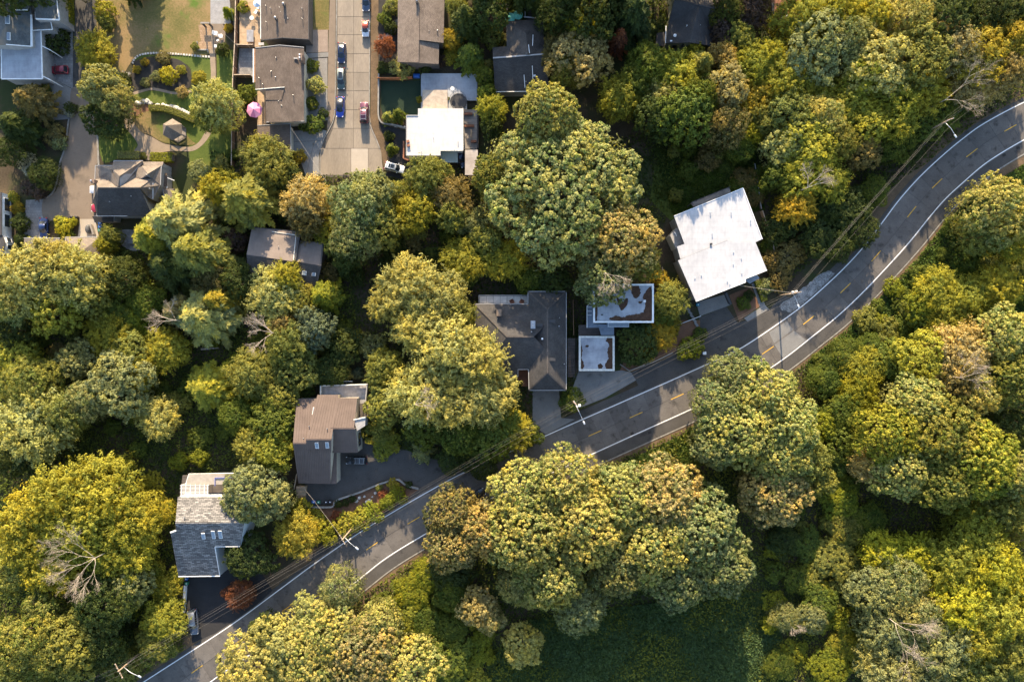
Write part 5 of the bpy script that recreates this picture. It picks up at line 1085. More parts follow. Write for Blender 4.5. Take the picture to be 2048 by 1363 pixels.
def trunk_mesh(L, base, rad, seed, lean=0.0, full=False):
    rng = random.Random(seed); m = MB(); top = base
    zc = float(np.mean(L[:, 2]))+base
    pts = [Vector((0, 0, -0.15)), Vector((rng.uniform(-.1, .1), rng.uniform(-.1, .1), base*.5)), Vector((rng.uniform(-.2, .2), rng.uniform(-.2, .2), base)), Vector((0, 0, zc))]
    m.tube(pts, [rad*1.35, rad, rad*.85, rad*.35], 7)
    for x, y, z, r in L[:14]:
        s = Vector((0, 0, base*rng.uniform(.75, 1.05))); e = Vector((x, y, z+base))
        mid = s.lerp(e, .5)+Vector((rng.uniform(-.3, .3), rng.uniform(-.3, .3), -0.1*(e-s).length))
        m.tube([s, mid, e], [rad*.5, rad*.32, rad*.12], 5)
    return m.mesh('trunk', BARK, smooth=True)
def crown_conifer(seed, Rr, Ht, nb, base, ls=0.26, droop=0.35, dens=1.0, curl=0.15):
    "whorled drooping branches with flat sprays, seen as a star from above"
    rng = np.random.default_rng(seed); P = []; Nn = []; T = []; B = []; Cc = []
    ends = []
    for i in range(nb):
        f = (i+rng.random())/nb; z0 = base+(Ht-base)*f**0.9; ln = Rr*(1-f)**0.75*rng.uniform(.72, 1.12)+0.25
        a = i*2.39996+rng.normal()*0.25; dr = droop*rng.uniform(.5, 1.4); ca = rng.normal()*curl
        k = max(6, int(ln/0.16*dens)); t = np.linspace(0.12, 1, k)
        aa = a+ca*t; x = np.cos(aa)*ln*t; y = np.sin(aa)*ln*t; z = z0+ln*(0.18*t-dr*t*t)
        ends.append((x[-1], y[-1], z[-1], z0))
        ct = rng.normal(); wd = (0.12+0.55*np.sqrt(np.clip(1-t, 0, 1))*min(1, ln/3))*min(1, .35+ln/5)
        for side in (-1, 1, 0):
            j = rng.normal(size=k)*0.08
            off = side*wd*rng.uniform(.5, 1.1, k)
            px = x - np.sin(aa)*off + j; py = y + np.cos(aa)*off + j; pz = z + rng.normal(size=k)*0.10 - np.abs(off)*0.15
            P.append(np.stack([px, py, pz], 1))
            T.append(np.stack([np.cos(aa+side*0.8), np.sin(aa+side*0.8), np.full(k, -0.25)], 1)+rng.normal(size=(k, 3))*0.2)
            Nn.append(np.stack([np.cos(aa)*0.35, np.sin(aa)*0.35, np.ones(k)], 1)+rng.normal(size=(k, 3))*0.4); Cc.append(np.full(k, ct))
            B.append(np.full(k, ct))
    P = np.concatenate(P); T = np.concatenate(T); Nn = np.concatenate(Nn); ct = np.concatenate(Cc); n = len(P)
    S = ls*rng.uniform(.7, 1.4, n)
    me = leaf_mesh('crown', P, Nn, S, tints(rng, n, ct*.6, ct), 1.55, T, rng)
    m = MB(); m.tube([(0, 0, -.15), (0, 0, Ht*.5), (0, 0, Ht*.97)], [Rr*.07+.08, Rr*.045+.05, .03], 7)
    for x, y, z, z0 in ends[::2]: m.tube([(0, 0, z0), (x*.5, y*.5, (z0+z)/2+.15), (x*.92, y*.92, z)], [.05, .035, .012], 4, False)
    return me, m.mesh('trunk', BARK, smooth=True)
def bare_branches(seed, L, n0, depth=3, rad=0.1, spread=0.7, flat=0.35, rise=0.25):
    "leafless forked limb growing along +X and out"
    rng = random.Random(seed); m = MB()
    def grow(p, d, l, r, k):
        pts = [p]; rr = [r]; q = p.copy(); dd = d.copy()
        for s in range(4):
            dd = (dd+Vector((rng.uniform(-.22, .22), rng.uniform(-.22, .22), rng.uniform(-.12, .16)))).normalized()
            q = q+dd*l/4; pts.append(q.copy()); rr.append(r*(1-.17*(s+1)))
            if k > 0 and s > 0:
                for _ in range(2 if s > 1 else 1):
                    nd = (dd+Vector((rng.uniform(-1, 1)*spread, rng.uniform(-1, 1)*spread, rng.uniform(-.4, .6)*flat))).normalized()
                    grow(q.copy(), nd, l*rng.uniform(.40, .66), r*.52, k-1)
        m.tube(pts, rr, 5 if k > 1 else 4)
    for i in range(n0):
        a = (i-(n0-1)/2)*0.55+rng.uniform(-.2, .2)
        grow(Vector((0, 0, 0)), Vector((math.cos(a), math.sin(a), rise)).normalized(), L*rng.uniform(.75, 1.1), rad, depth)
    return m.mesh('branches', DEADWOOD, smooth=True)

# prototypes: crown and trunk meshes by kind; each listed with its own radius and height
PROTO = {}
def proto_b(key, seeds, Rr, Hc, base, **kw):
    PROTO[key] = []
    for sd in seeds:
        me, L = crown_broad(sd, Rr, Hc, **kw)
        me.transform(Matrix.Translation((0, 0, base)))
        PROTO[key].append((me, trunk_mesh(L, base, Rr*0.035+0.06, sd), Rr, base+Hc))
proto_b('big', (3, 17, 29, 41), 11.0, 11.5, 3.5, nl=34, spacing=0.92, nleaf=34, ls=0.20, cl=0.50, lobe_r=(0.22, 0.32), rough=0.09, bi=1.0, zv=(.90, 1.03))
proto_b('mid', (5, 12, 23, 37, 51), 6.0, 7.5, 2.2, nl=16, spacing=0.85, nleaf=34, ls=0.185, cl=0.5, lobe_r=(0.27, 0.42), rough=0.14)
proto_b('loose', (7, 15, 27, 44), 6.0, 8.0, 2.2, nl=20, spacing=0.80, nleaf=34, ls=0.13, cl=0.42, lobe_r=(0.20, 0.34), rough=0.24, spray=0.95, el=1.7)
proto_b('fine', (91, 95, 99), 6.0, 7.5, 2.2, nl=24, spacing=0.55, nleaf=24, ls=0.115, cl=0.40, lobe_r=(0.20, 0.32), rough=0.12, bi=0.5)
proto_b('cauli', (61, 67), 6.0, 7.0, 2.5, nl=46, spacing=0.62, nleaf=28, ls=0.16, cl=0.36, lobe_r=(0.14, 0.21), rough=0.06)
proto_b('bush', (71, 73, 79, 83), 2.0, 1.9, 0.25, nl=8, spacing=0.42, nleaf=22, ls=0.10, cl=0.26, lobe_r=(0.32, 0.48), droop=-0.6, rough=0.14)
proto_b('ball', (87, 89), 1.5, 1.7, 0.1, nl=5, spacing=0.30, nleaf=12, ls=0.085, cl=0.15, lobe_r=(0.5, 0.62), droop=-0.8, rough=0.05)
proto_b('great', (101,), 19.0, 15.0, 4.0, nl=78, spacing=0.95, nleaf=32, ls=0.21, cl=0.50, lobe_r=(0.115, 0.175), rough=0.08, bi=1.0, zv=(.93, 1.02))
PROTO['fir'] = []
for sd, Rr, Ht, nb in ((2, 5.0, 16.0, 150), (8, 5.0, 14.0, 120), (14, 5.0, 15.0, 135)):
    a, b = crown_conifer(sd, Rr, Ht, nb, 1.5, droop=0.30 if sd != 8 else 0.42); PROTO['fir'].append((a, b, Rr, Ht))
PROTO['spiky'] = []
for sd in (4, 9):
    a, b = crown_conifer(sd, 2.5, 3.4, 60, 0.4, ls=0.16, droop=0.5, curl=0.5); PROTO['spiky'].append((a, b, 2.5, 3.4))
COLS = {  # (albedo, word)
 'olive': ((0.215, 0.220, 0.050), 'olive green'), 'yellow': ((0.305, 0.290, 0.038), 'yellow green'),
 'green': ((0.125, 0.155, 0.026), 'mid green'), 'dark': ((0.066, 0.086, 0.022), 'dark green'),
 'grey': ((0.235, 0.245, 0.095), 'grey green'), 'tan': ((0.365, 0.300, 0.115), 'tan'),
 'rust': ((0.250, 0.095, 0.045), 'rusty red'), 'gold': ((0.350, 0.275, 0.036), 'golden'),
 'pale': ((0.355, 0.340, 0.105), 'pale yellow green'), 'blue': ((0.120, 0.155, 0.092), 'blue green'),
 'bright': ((0.215, 0.230, 0.024), 'bright green'), 'brown': ((0.205, 0.165, 0.055), 'brownish'),
 'lime': ((0.350, 0.335, 0.030), 'lime yellow'), 'plum': ((0.100, 0.068, 0.050), 'purple brown'),
 'sage': ((0.300, 0.295, 0.100), 'sage green'), 'white': ((0.400, 0.390, 0.290), 'white flowering')}
KINDN = {'big': ('maple_tree', 'broadleaf tree', 'tree'), 'mid': ('broadleaf_tree', 'tree', 'tree'), 'great': ('maple_tree', 'broadleaf tree with one broad dome', 'tree'), 'fine': ('fine_leaved_tree', 'fine leaved tree', 'tree'), 'loose': ('alder_tree', 'loose feathery tree', 'tree'),
 'cauli': ('cypress_tree', 'dense tufted evergreen', 'tree'), 'bush': ('shrub', 'shrub', 'shrub'), 'ball': ('clipped_shrub', 'clipped round shrub', 'shrub'),
 'fir': ('conifer_tree', 'conifer', 'tree'), 'spiky': ('spiky_plant', 'spiky leaved plant', 'plant')}
PLANTS = []; _prng = random.Random(11); _use = {}
def plant(px, py, rp, kind, col, h, where, extra='', ry=None, top=0.72):
    if kind == 'mid' and _use.get('n', 0) % 2: kind = 'fine'
    _use['n'] = _use.get('n', 0)+1
    pr = PROTO[kind]; i = _use.get(kind, 0); _use[kind] = i+1
    crown, trunk, Rr, Ht = pr[i % len(pr)]
    zc = h*top; s = (CAM_H-zc)/F_PX; c = W(px, py, zc); r = rp*s
    nm, word, cat = KINDN[kind]; alb, cw = COLS[col]
    size = ''
    if cat == 'tree': size = 'huge ' if r > 10.5 else 'large ' if r > 7 else '' if r > 4 else 'small '
    elif kind == 'bush': size = 'large ' if r > 2.6 else '' if r > 1.4 else 'small '
    root = thing(nm, 'x', cat, (c.x, c.y, 0), 'plants '+where, rz=_prng.uniform(0, 6.28))
    PLANTS.append((root, f"{size}{cw} {word}", px, py))
    root.scale = (r/Rr, (ry*s if ry else r)/Rr, h/Ht)
    if ry: root.rotation_euler.z = 0.0
    q_ = _prng.uniform(.88, 1.12); w_ = _prng.uniform(-.07, .07); j = (q_*(1+w_), q_, q_*(1-w_))
    for me, n in ((trunk, 'trunk'), (crown, 'crown')):
        o = bpy.data.objects.new(n, me); COL.objects.link(o); o.parent = root
        if n == 'crown': o.color = (alb[0]*j[0], alb[1]*j[1], alb[2]*j[2], 1)
    return root
# ================================================================== planting, read from the photograph
WH = {'nw':'in the top garden beside the dry lawn','dr':'beside the brown driveway','st':'along the concrete street','tf':'beside the turf yard','ct':'below the end of the concrete street','lw':'on the wooded slope around the low pitched house',
 'wl':'in the western wood below the hip roofed garage','bl':'in the wood beside the layered shingle house','mh':'around the metal roofed house','hh':'between the metal roofed and hipped houses','gm':'in the great maple clump by the white roofed house',
 'tp':'around the black roofed house','tr':'in the wood above the road bend','rb':'on the bank inside the road bend','lc':'in the maple row below the road','ls':'in the slope wood below the round bushes','se':'in the yellow wood beyond the grassy clearing','rs':'on the roadside verge','fh':'beside the blue flat roofed house'}
T = [ # x, y, r, kind, colour, height, area
# top-left garden
(185,100,43,'loose','yellow',5,'nw'),(108,82,27,'ball','dark',3,'nw'),(205,18,22,'bush','yellow',4,'nw'),(208,42,18,'bush','olive',3.5,'nw'),(198,172,50,'cauli','grey',13,'nw'),(228,200,38,'mid','grey',12,'nw'),(205,235,45,'mid','dark',8,'nw'),(430,205,50,'loose','pale',13,'nw'),(412,225,36,'loose','olive',11,'nw'),
(50,195,44,'fir','brown',10,'dr'),(20,245,48,'fir','dark',9,'dr'),(85,345,36,'mid','dark',5,'dr'),(55,330,22,'bush','white',2.5,'dr'),(110,270,24,'bush','brown',2,'dr'),(88,182,14,'bush','green',2,'dr'),(20,300,36,'mid','dark',7,'dr'),(115,285,18,'bush','grey',1.8,'dr'),(140,215,13,'bush','dark',2,'dr'),(137,225,10,'bush','white',1.5,'dr'),(70,370,30,'bush','plum',3,'dr'),
(335,150,20,'bush','lime',2.5,'nw'),(311,152,12,'bush','grey',1.5,'nw'),(288,123,9,'bush','gold',1.2,'nw'),(272,138,9,'bush','gold',1.2,'nw'),(326,115,16,'bush','brown',1.5,'nw'),(362,138,10,'bush','yellow',1.2,'nw'),(395,155,16,'bush','yellow',2,'nw'),(363,183,13,'bush','tan',1.5,'nw'),(290,165,11,'bush','grey',1,'nw'),(245,155,14,'bush','dark',2.5,'nw'),(442,97,14,'bush','dark',2.5,'nw'),(388,92,9,'bush','olive',1.5,'nw'),(398,342,24,'mid','grey',3.5,'nw'),(284,311,7,'ball','olive',1.2,'nw'),(440,325,17,'bush','pale',2.5,'nw'),(462,310,14,'bush','green',2,'nw'),(452,20,13,'fir','bright',4,'nw'),(455,55,10,'bush','gold',1.5,'nw'),
(490,185,20,'bush','green',3,'st'),(485,12,14,'bush','yellow',2,'st'),
(25,395,12,'bush','yellow',1.6,'dr'),(33,415,14,'bush','gold',1.6,'dr'),(38,445,20,'bush','dark',2.5,'dr'),(40,480,18,'bush','dark',2.2,'dr'),(124,450,20,'bush','lime',2.4,'dr'),(146,442,9,'bush','lime',1.5,'dr'),(130,465,18,'bush','green',1.2,'dr'),(218,470,22,'loose','olive',6,'dr'),(208,490,22,'loose','yellow',6,'dr'),(240,520,25,'bush','dark',3,'dr'),
# street
(630,168,19,'bush','pale',3.2,'st'),(620,205,16,'bush','green',2.2,'st'),(628,246,20,'ball','green',2.4,'st'),(608,250,13,'ball','green',2,'st'),(645,226,11,'ball','dark',1.6,'st'),(598,312,15,'bush','gold',2,'st'),(622,130,16,'bush','green',2,'st'),(769,90,22,'loose','rust',5,'st'),(770,35,15,'ball','green',2.2,'st'),(785,10,20,'bush','olive',2.5,'st'),(782,55,14,'bush','dark',2,'st'),(805,132,27,'bush','pale',2.4,'st'),(765,135,14,'bush','dark',2,'st'),(850,132,14,'bush','dark',2,'st'),
(775,232,16,'spiky','olive',3.5,'tf'),(796,226,18,'spiky','green',4,'tf'),(783,295,15,'spiky','green',3,'tf'),(778,272,12,'bush','dark',1.6,'tf'),(838,198,7,'bush','yellow',1.6,'tf'),(892,196,7,'bush','yellow',1.6,'tf'),
(905,75,24,'loose','gold',5,'tp'),(885,120,12,'bush','plum',2,'tp'),(900,112,18,'bush','yellow',2,'tp'),(940,105,34,'fir','green',9,'tp'),(985,72,26,'bush','olive',4,'tp'),(930,30,40,'fir','dark',13,'tp'),(975,20,45,'mid','dark',12,'tp'),(915,15,24,'loose','olive',7,'tp'),(970,150,22,'mid','green',7,'tp'),(975,130,16,'bush','pale',4,'tp'),(985,215,34,'loose','yellow',8,'tp'),(975,185,22,'mid','green',7,'tp'),(985,255,26,'mid','dark',7,'tp'),
(1115,20,55,'mid','dark',14,'tp'),(1190,25,60,'mid','dark',15,'tp'),(1270,20,55,'fir','dark',16,'tp'),(1160,110,62,'mid','tan',12,'tp'),(1130,140,40,'mid','olive',10,'tp'),(1165,52,38,'loose','lime',12,'tp'),(1240,72,26,'fir','rust',11,'tp'),(1115,95,40,'mid','brown',9,'tp'),(1085,15,25,'mid','dark',10,'tp'),
(1450,60,38,'mid','plum',9,'tp'),(1480,75,36,'loose','olive',10,'tp'),(1320,60,26,'bush','dark',3,'tp'),(1455,20,40,'mid','dark',11,'tp'),(1500,20,45,'loose','plum',10,'tp'),(1390,105,26,'loose','yellow',7,'tr'),
# below the street end
(535,325,58,'loose','olive',9,'ct'),(520,300,36,'mid','olive',8,'ct'),(478,392,72,'fir','olive',15,'ct'),(440,370,40,'loose','yellow',10,'ct'),(613,398,52,'loose','tan',11,'ct'),(610,440,40,'loose','brown',9,'ct'),(650,460,32,'mid','yellow',6,'ct'),
(722,405,72,'mid','grey',15,'ct'),(745,380,45,'mid','grey',14,'ct'),(705,470,60,'mid','grey',14,'ct'),(755,450,48,'mid','olive',13,'ct'),(690,505,42,'mid','dark',11,'ct'),(850,352,46,'loose','olive',10,'ct'),(826,425,46,'loose','yellow',10,'ct'),(900,390,46,'loose','brown',9,'ct'),(880,345,30,'mid','olive',7,'ct'),(905,430,36,'loose','olive',9,'ct'),(800,385,30,'mid','olive',8,'ct'),(785,495,30,'bush','dark',4,'ct'),(820,490,25,'bush','brown',3,'ct'),(575,360,30,'mid','dark',7,'ct'),
(945,445,36,'mid','grey',7,'gm'),(930,520,50,'loose','yellow',7,'gm'),(1005,520,48,'loose','yellow',7,'gm'),(975,480,36,'mid','olive',8,'gm'),(1060,560,34,'mid','green',6,'gm'),(1110,560,36,'mid','dark',7,'gm'),
(1120,372,182,'great','sage',19,'gm'),(1095,228,72,'big','pale',20,'gm'),(1250,478,80,'big','tan',18,'gm'),(1205,558,60,'big','grey',15,'gm'),(1285,520,46,'mid','olive',14,'gm'),(990,355,52,'big','olive',12,'gm'),
# western wood
(335,440,80,'fir','pale',18,'wl'),(300,470,62,'fir','yellow',15,'wl'),(375,500,70,'fir','olive',17,'wl'),(330,530,60,'fir','dark',14,'wl'),(55,555,76,'loose','pale',15,'wl'),(150,552,68,'loose','pale',15,'wl'),(100,520,50,'loose','pale',14,'wl'),(110,600,72,'mid','yellow',12,'wl'),(20,600,56,'mid','pale',12,'wl'),(185,600,36,'mid','olive',10,'wl'),
(245,555,48,'mid','dark',9,'wl'),(230,620,46,'mid','green',6,'wl'),(290,600,42,'mid','green',7,'wl'),(395,630,72,'fir','pale',13,'wl'),(425,600,40,'fir','gold',12,'wl'),(345,622,40,'fir','tan',11,'wl'),(420,555,46,'mid','brown',8,'wl'),(215,665,56,'loose','yellow',7,'wl'),(260,640,48,'mid','bright',5,'wl'),
(545,590,58,'loose','pale',10,'lw'),(570,560,40,'loose','yellow',10,'lw'),(642,590,42,'fir','bright',9,'lw'),(600,605,40,'mid','olive',8,'lw'),(628,655,46,'mid','blue',10,'lw'),(575,690,50,'loose','olive',10,'lw'),(560,650,30,'loose','tan',9,'lw'),(500,745,52,'loose','olive',9,'lw'),(690,690,40,'mid','dark',6,'lw'),(710,680,26,'bush','yellow',3,'lw'),(740,690,30,'bush','grey',4,'lw'),(470,560,46,'mid','dark',8,'lw'),(470,480,26,'bush','plum',3,'lw'),(660,740,40,'mid','dark',6,'lw'),(590,740,50,'mid','olive',8,'lw'),(650,545,28,'bush','brown',3,'lw'),
(25,720,50,'mid','yellow',9,'wl'),(60,770,70,'mid','olive',11,'wl'),(225,770,74,'mid','grey',12,'wl'),(175,800,52,'mid','grey',11,'wl'),(285,735,30,'mid','yellow',8,'wl'),(280,765,26,'cauli','yellow',8,'wl'),(60,850,86,'loose','pale',12,'wl'),(120,830,52,'loose','olive',11,'wl'),(310,832,48,'loose','pale',8,'wl'),(410,775,60,'fir','yellow',9,'wl'),(150,720,44,'mid','grey',9,'wl'),(330,700,46,'loose','yellow',8,'wl'),(265,700,40,'mid','olive',8,'wl'),(30,900,60,'mid','dark',10,'wl'),(20,660,40,'mid','dark',9,'wl'),
# bottom-left
(195,985,80,'loose','yellow',15,'bl'),(120,1000,80,'loose','yellow',16,'bl'),(60,1060,86,'loose','yellow',15,'bl'),(170,1060,86,'loose','yellow',16,'bl'),(260,1040,62,'loose','yellow',13,'bl'),(245,1110,62,'loose','yellow',12,'bl'),(110,1120,72,'loose','yellow',13,'bl'),(30,1140,60,'mid','olive',11,'bl'),(205,1200,80,'mid','dark',13,'bl'),(255,1175,46,'mid','grey',11,'bl'),(70,1280,90,'mid','olive',14,'bl'),(140,1290,76,'mid','olive',13,'bl'),(200,1290,56,'mid','dark',11,'bl'),(30,1340,70,'mid','olive',12,'bl'),(325,1240,46,'loose','yellow',7,'bl'),(330,1180,30,'loose','yellow',5,'bl'),(320,1025,34,'mid','yellow',6,'bl'),(350,1150,20,'bush','yellow',3,'bl'),(310,1290,46,'mid','olive',6,'bl'),(240,1335,40,'mid','olive',6,'bl'),(300,1140,30,'mid','yellow',4,'bl'),
(500,985,76,'cauli','grey',12,'mh'),(545,1000,46,'cauli','grey',10,'mh'),(500,1115,52,'mid','dark',8,'mh'),(590,1072,50,'loose','gold',7,'mh'),(480,1190,32,'loose','rust',4,'mh'),(460,1188,18,'bush','rust',3,'mh'),(540,905,48,'loose','yellow',9,'mh'),(500,890,40,'loose','olive',9,'mh'),(545,840,58,'mid','green',9,'mh'),(470,830,42,'mid','green',7,'mh'),(560,790,42,'mid','olive',8,'mh'),(650,1068,27,'bush','bright',3,'rs'),(690,1050,27,'bush','yellow',3,'rs'),(718,1040,25,'bush','yellow',3,'rs'),(745,1026,22,'bush','bright',2.5,'rs'),(630,1038,20,'bush','yellow',2.5,'rs'),(672,1032,12,'bush','rust',1.5,'rs'),(600,1020,26,'bush','yellow',3,'rs'),(795,990,20,'bush','bright',2,'rs'),(775,1005,18,'bush','bright',2,'rs'),(785,968,13,'bush','gold',1.5,'rs'),(757,975,9,'bush','olive',1,'rs'),(765,990,11,'bush','rust',1.2,'rs'),(817,970,8,'ball','dark',1.2,'rs'),(675,1007,9,'ball','dark',1.3,'rs'),(690,1005,8,'ball','dark',1.2,'rs'),(704,997,8,'ball','dark',1.2,'rs'),
(655,750,16,'bush','yellow',2.5,'mh'),(692,748,16,'bush','pale',2,'mh'),(715,745,14,'bush','blue',2,'mh'),(770,890,30,'bush','yellow',1.6,'mh'),(846,905,27,'spiky','grey',4,'hh'),(725,860,16,'bush','olive',2,'mh'),
# between the houses
(820,572,72,'loose','pale',13,'hh'),(775,600,46,'loose','pale',12,'hh'),(880,600,60,'loose','pale',12,'hh'),(840,650,62,'loose','pale',13,'hh'),(915,630,40,'loose','olive',11,'hh'),(765,735,42,'loose','olive',9,'hh'),(900,700,76,'loose','pale',15,'hh'),(950,720,66,'loose','pale',14,'hh'),(840,790,68,'loose','pale',13,'hh'),(900,800,72,'loose','pale',13,'hh'),(970,790,66,'loose','pale',12,'hh'),(770,810,46,'mid','olive',9,'hh'),(760,860,30,'mid','olive',6,'hh'),(850,850,46,'mid','green',9,'hh'),(920,870,52,'mid','green',9,'hh'),(985,870,58,'mid','green',8,'hh'),(960,920,46,'mid','dark',6,'hh'),(1025,860,46,'loose','yellow',6,'hh'),(1060,870,30,'mid','green',4,'hh'),(900,920,30,'mid','dark',5,'hh'),(1145,800,30,'mid','green',5,'rs'),(1030,800,22,'bush','dark',2,'hh'),(860,600,26,'fir','dark',12,'hh'),
(1275,690,46,'mid','dark',6,'fh'),(1345,600,40,'loose','olive',7,'fh'),(1330,625,30,'mid','green',5,'fh'),(1320,670,34,'loose','gold',4,'fh'),(1345,650,22,'bush','gold',2.5,'fh'),(1300,700,20,'bush','gold',2,'fh'),(1297,718,10,'bush','grey',1.2,'fh'),(1275,722,9,'bush','green',1.2,'fh'),(1260,718,12,'bush','dark',1.5,'fh'),(1380,697,26,'bush','bright',2.5,'rs'),(1400,668,16,'bush','green',1.5,'rs'),(1488,605,16,'bush','green',1.2,'rs'),(1535,570,18,'bush','grey',1.8,'rs'),(1560,555,26,'bush','brown',2.5,'rs'),(1320,555,20,'bush','gold',2.5,'fh'),(1500,590,12,'bush','dark',1.4,'rs'),
# wood above the bend
(1245,190,52,'loose','yellow',10,'tr'),(1300,130,56,'mid','green',12,'tr'),(1280,155,42,'mid','green',11,'tr'),(1350,150,56,'loose','yellow',12,'tr'),(1330,190,44,'loose','pale',11,'tr'),(1405,125,42,'fir','olive',13,'tr'),(1455,170,50,'mid','tan',14,'tr'),(1445,110,30,'loose','tan',11,'tr'),(1370,225,66,'mid','green',15,'tr'),(1400,190,46,'mid','green',14,'tr'),(1310,230,46,'mid','dark',13,'tr'),(1450,245,56,'mid','brown',13,'tr'),(1510,130,46,'loose','yellow',11,'tr'),(1545,110,40,'loose','yellow',11,'tr'),(1570,160,58,'loose','yellow',11,'tr'),(1510,200,46,'loose','gold',10,'tr'),(1640,95,78,'mid','grey',14,'tr'),(1700,70,50,'mid','grey',14,'tr'),(1755,125,72,'mid','pale',14,'tr'),(1730,150,50,'mid','yellow',13,'tr'),(1850,110,74,'mid','olive',14,'tr'),(1920,90,62,'loose','tan',13,'tr'),(1970,110,66,'loose','gold',13,'tr'),(2030,80,56,'mid','gold',13,'tr'),(2020,140,40,'loose','tan',12,'tr'),(1960,165,56,'loose','tan',10,'tr'),(1700,205,62,'loose','yellow',10,'tr'),(1790,190,60,'loose','yellow',11,'tr'),(1850,185,52,'loose','yellow',10,'tr'),(1620,165,56,'loose','yellow',10,'tr'),
(1600,35,58,'loose','yellow',12,'tr'),(1670,25,58,'loose','yellow',13,'tr'),(1740,35,52,'mid','yellow',12,'tr'),(1820,30,62,'mid','pale',13,'tr'),(1900,30,66,'mid','dark',13,'tr'),(1980,25,66,'mid','dark',13,'tr'),(2040,10,60,'mid','dark',13,'tr'),(1450,35,30,'bush','dark',3,'tr'),
(1585,225,56,'mid','olive',12,'tr'),(1645,230,56,'mid','pale',12,'tr'),(1620,275,66,'mid','yellow',12,'tr'),(1680,280,50,'mid','olive',11,'tr'),(1735,245,52,'mid','yellow',11,'tr'),(1790,245,48,'loose','yellow',10,'tr'),(1725,300,42,'mid','brown',9,'tr'),(1790,280,48,'mid','green',8,'tr'),(1570,290,46,'mid','pale',11,'tr'),(1615,335,66,'loose','yellow',11,'tr'),(1660,360,46,'loose','yellow',10,'tr'),(1595,410,42,'loose','gold',9,'tr'),(1560,350,36,'mid','green',9,'tr'),(1660,410,46,'mid','dark',7,'tr'),(1700,420,46,'mid','dark',7,'tr'),(1720,460,46,'mid','dark',6,'tr'),(1640,470,46,'mid','dark',6,'tr'),(1680,490,40,'mid','dark',6,'tr'),(1500,260,34,'loose','lime',8,'tr'),(1485,295,34,'mid','green',7,'tr'),(1560,455,36,'mid','dark',5,'tr'),(1750,380,36,'mid','green',4,'tr'),(1890,225,40,'mid','green',5,'tr'),(1940,205,34,'mid','green',5,'tr'),(1850,245,40,'mid','green',5,'tr'),(1820,300,34,'mid','dark',4,'tr'),(1530,230,40,'mid','olive',10,'tr'),(1580,510,34,'bush','brown',3,'tr'),
# bank inside the bend
(2000,420,78,'big','pale',15,'rb'),(2045,470,60,'mid','yellow',12,'rb'),(1965,465,46,'mid','olive',11,'rb'),(1880,585,52,'loose','yellow',8,'rb'),(1940,600,50,'loose','yellow',9,'rb'),(2000,570,50,'loose','yellow',10,'rb'),(1850,610,40,'mid','bright',6,'rb'),(1900,640,46,'loose','yellow',7,'rb'),(1850,640,36,'mid','green',5,'rb'),(1690,715,46,'mid','green',5,'rb'),(1735,735,50,'loose','yellow',6,'rb'),(1650,760,40,'mid','green',5,'rb'),(1780,720,40,'mid','green',6,'rb'),(1740,690,30,'mid','green',4,'rb'),
(1850,720,60,'mid','yellow',12,'rb'),(1930,710,72,'loose','tan',13,'rb'),(1900,760,56,'loose','brown',12,'rb'),(2010,670,66,'big','pale',14,'rb'),(2030,760,62,'big','olive',15,'rb'),(1960,790,56,'mid','pale',13,'rb'),(1835,810,64,'big','pale',15,'rb'),(1780,870,76,'big','yellow',16,'rb'),(1880,870,90,'big','olive',17,'rb'),(1960,920,86,'big','yellow',17,'rb'),(1800,930,70,'big','pale',15,'rb'),(1890,960,70,'big','olive',16,'rb'),(2030,950,56,'big','pale',15,'rb'),(1740,930,40,'loose','tan',12,'rb'),(2020,860,52,'mid','dark',12,'rb'),(1690,830,52,'mid','green',7,'rb'),(1650,850,40,'mid','bright',6,'rb'),(1720,790,46,'loose','bright',7,'rb'),(1690,890,46,'mid','green',7,'rb'),
# maple row below the road
(1470,755,60,'big','grey',14,'lc'),(1440,810,58,'big','grey',15,'lc'),(1530,790,76,'big','pale',16,'lc'),(1480,860,86,'big','pale',17,'lc'),(1575,850,72,'big','pale',16,'lc'),(1440,890,56,'big','grey',15,'lc'),(1560,910,70,'big','pale',15,'lc'),(1620,920,46,'mid','olive',11,'lc'),(1550,985,78,'big','tan',13,'lc'),(1640,960,36,'mid','olive',9,'lc'),
(905,1030,62,'big','brown',13,'lc'),(900,1090,58,'big','tan',13,'lc'),(970,1060,62,'big','tan',14,'lc'),(1050,990,80,'big','pale',16,'lc'),(1130,970,80,'big','pale',17,'lc'),(1060,1070,90,'big','pale',18,'lc'),(1170,1050,96,'big','pale',18,'lc'),(1250,1000,80,'big','pale',17,'lc'),(1330,1000,90,'big','tan',17,'lc'),(1400,1060,90,'big','grey',17,'lc'),(1310,1090,90,'big','pale',17,'lc'),(1440,1130,76,'big','grey',15,'lc'),(1100,1150,76,'big','pale',16,'lc'),(1360,1150,76,'big','grey',14,'lc'),(1240,1130,70,'big','grey',15,'lc'),(1160,1210,62,'mid','grey',12,'lc'),(1040,1170,52,'mid','grey',11,'lc'),(950,1215,42,'mid','tan',9,'lc'),(980,1240,34,'mid','tan',8,'lc'),(1045,1292,46,'mid','pale',8,'lc'),(905,1185,46,'mid','green',6,'lc'),(900,1140,46,'mid','dark',6,'lc'),
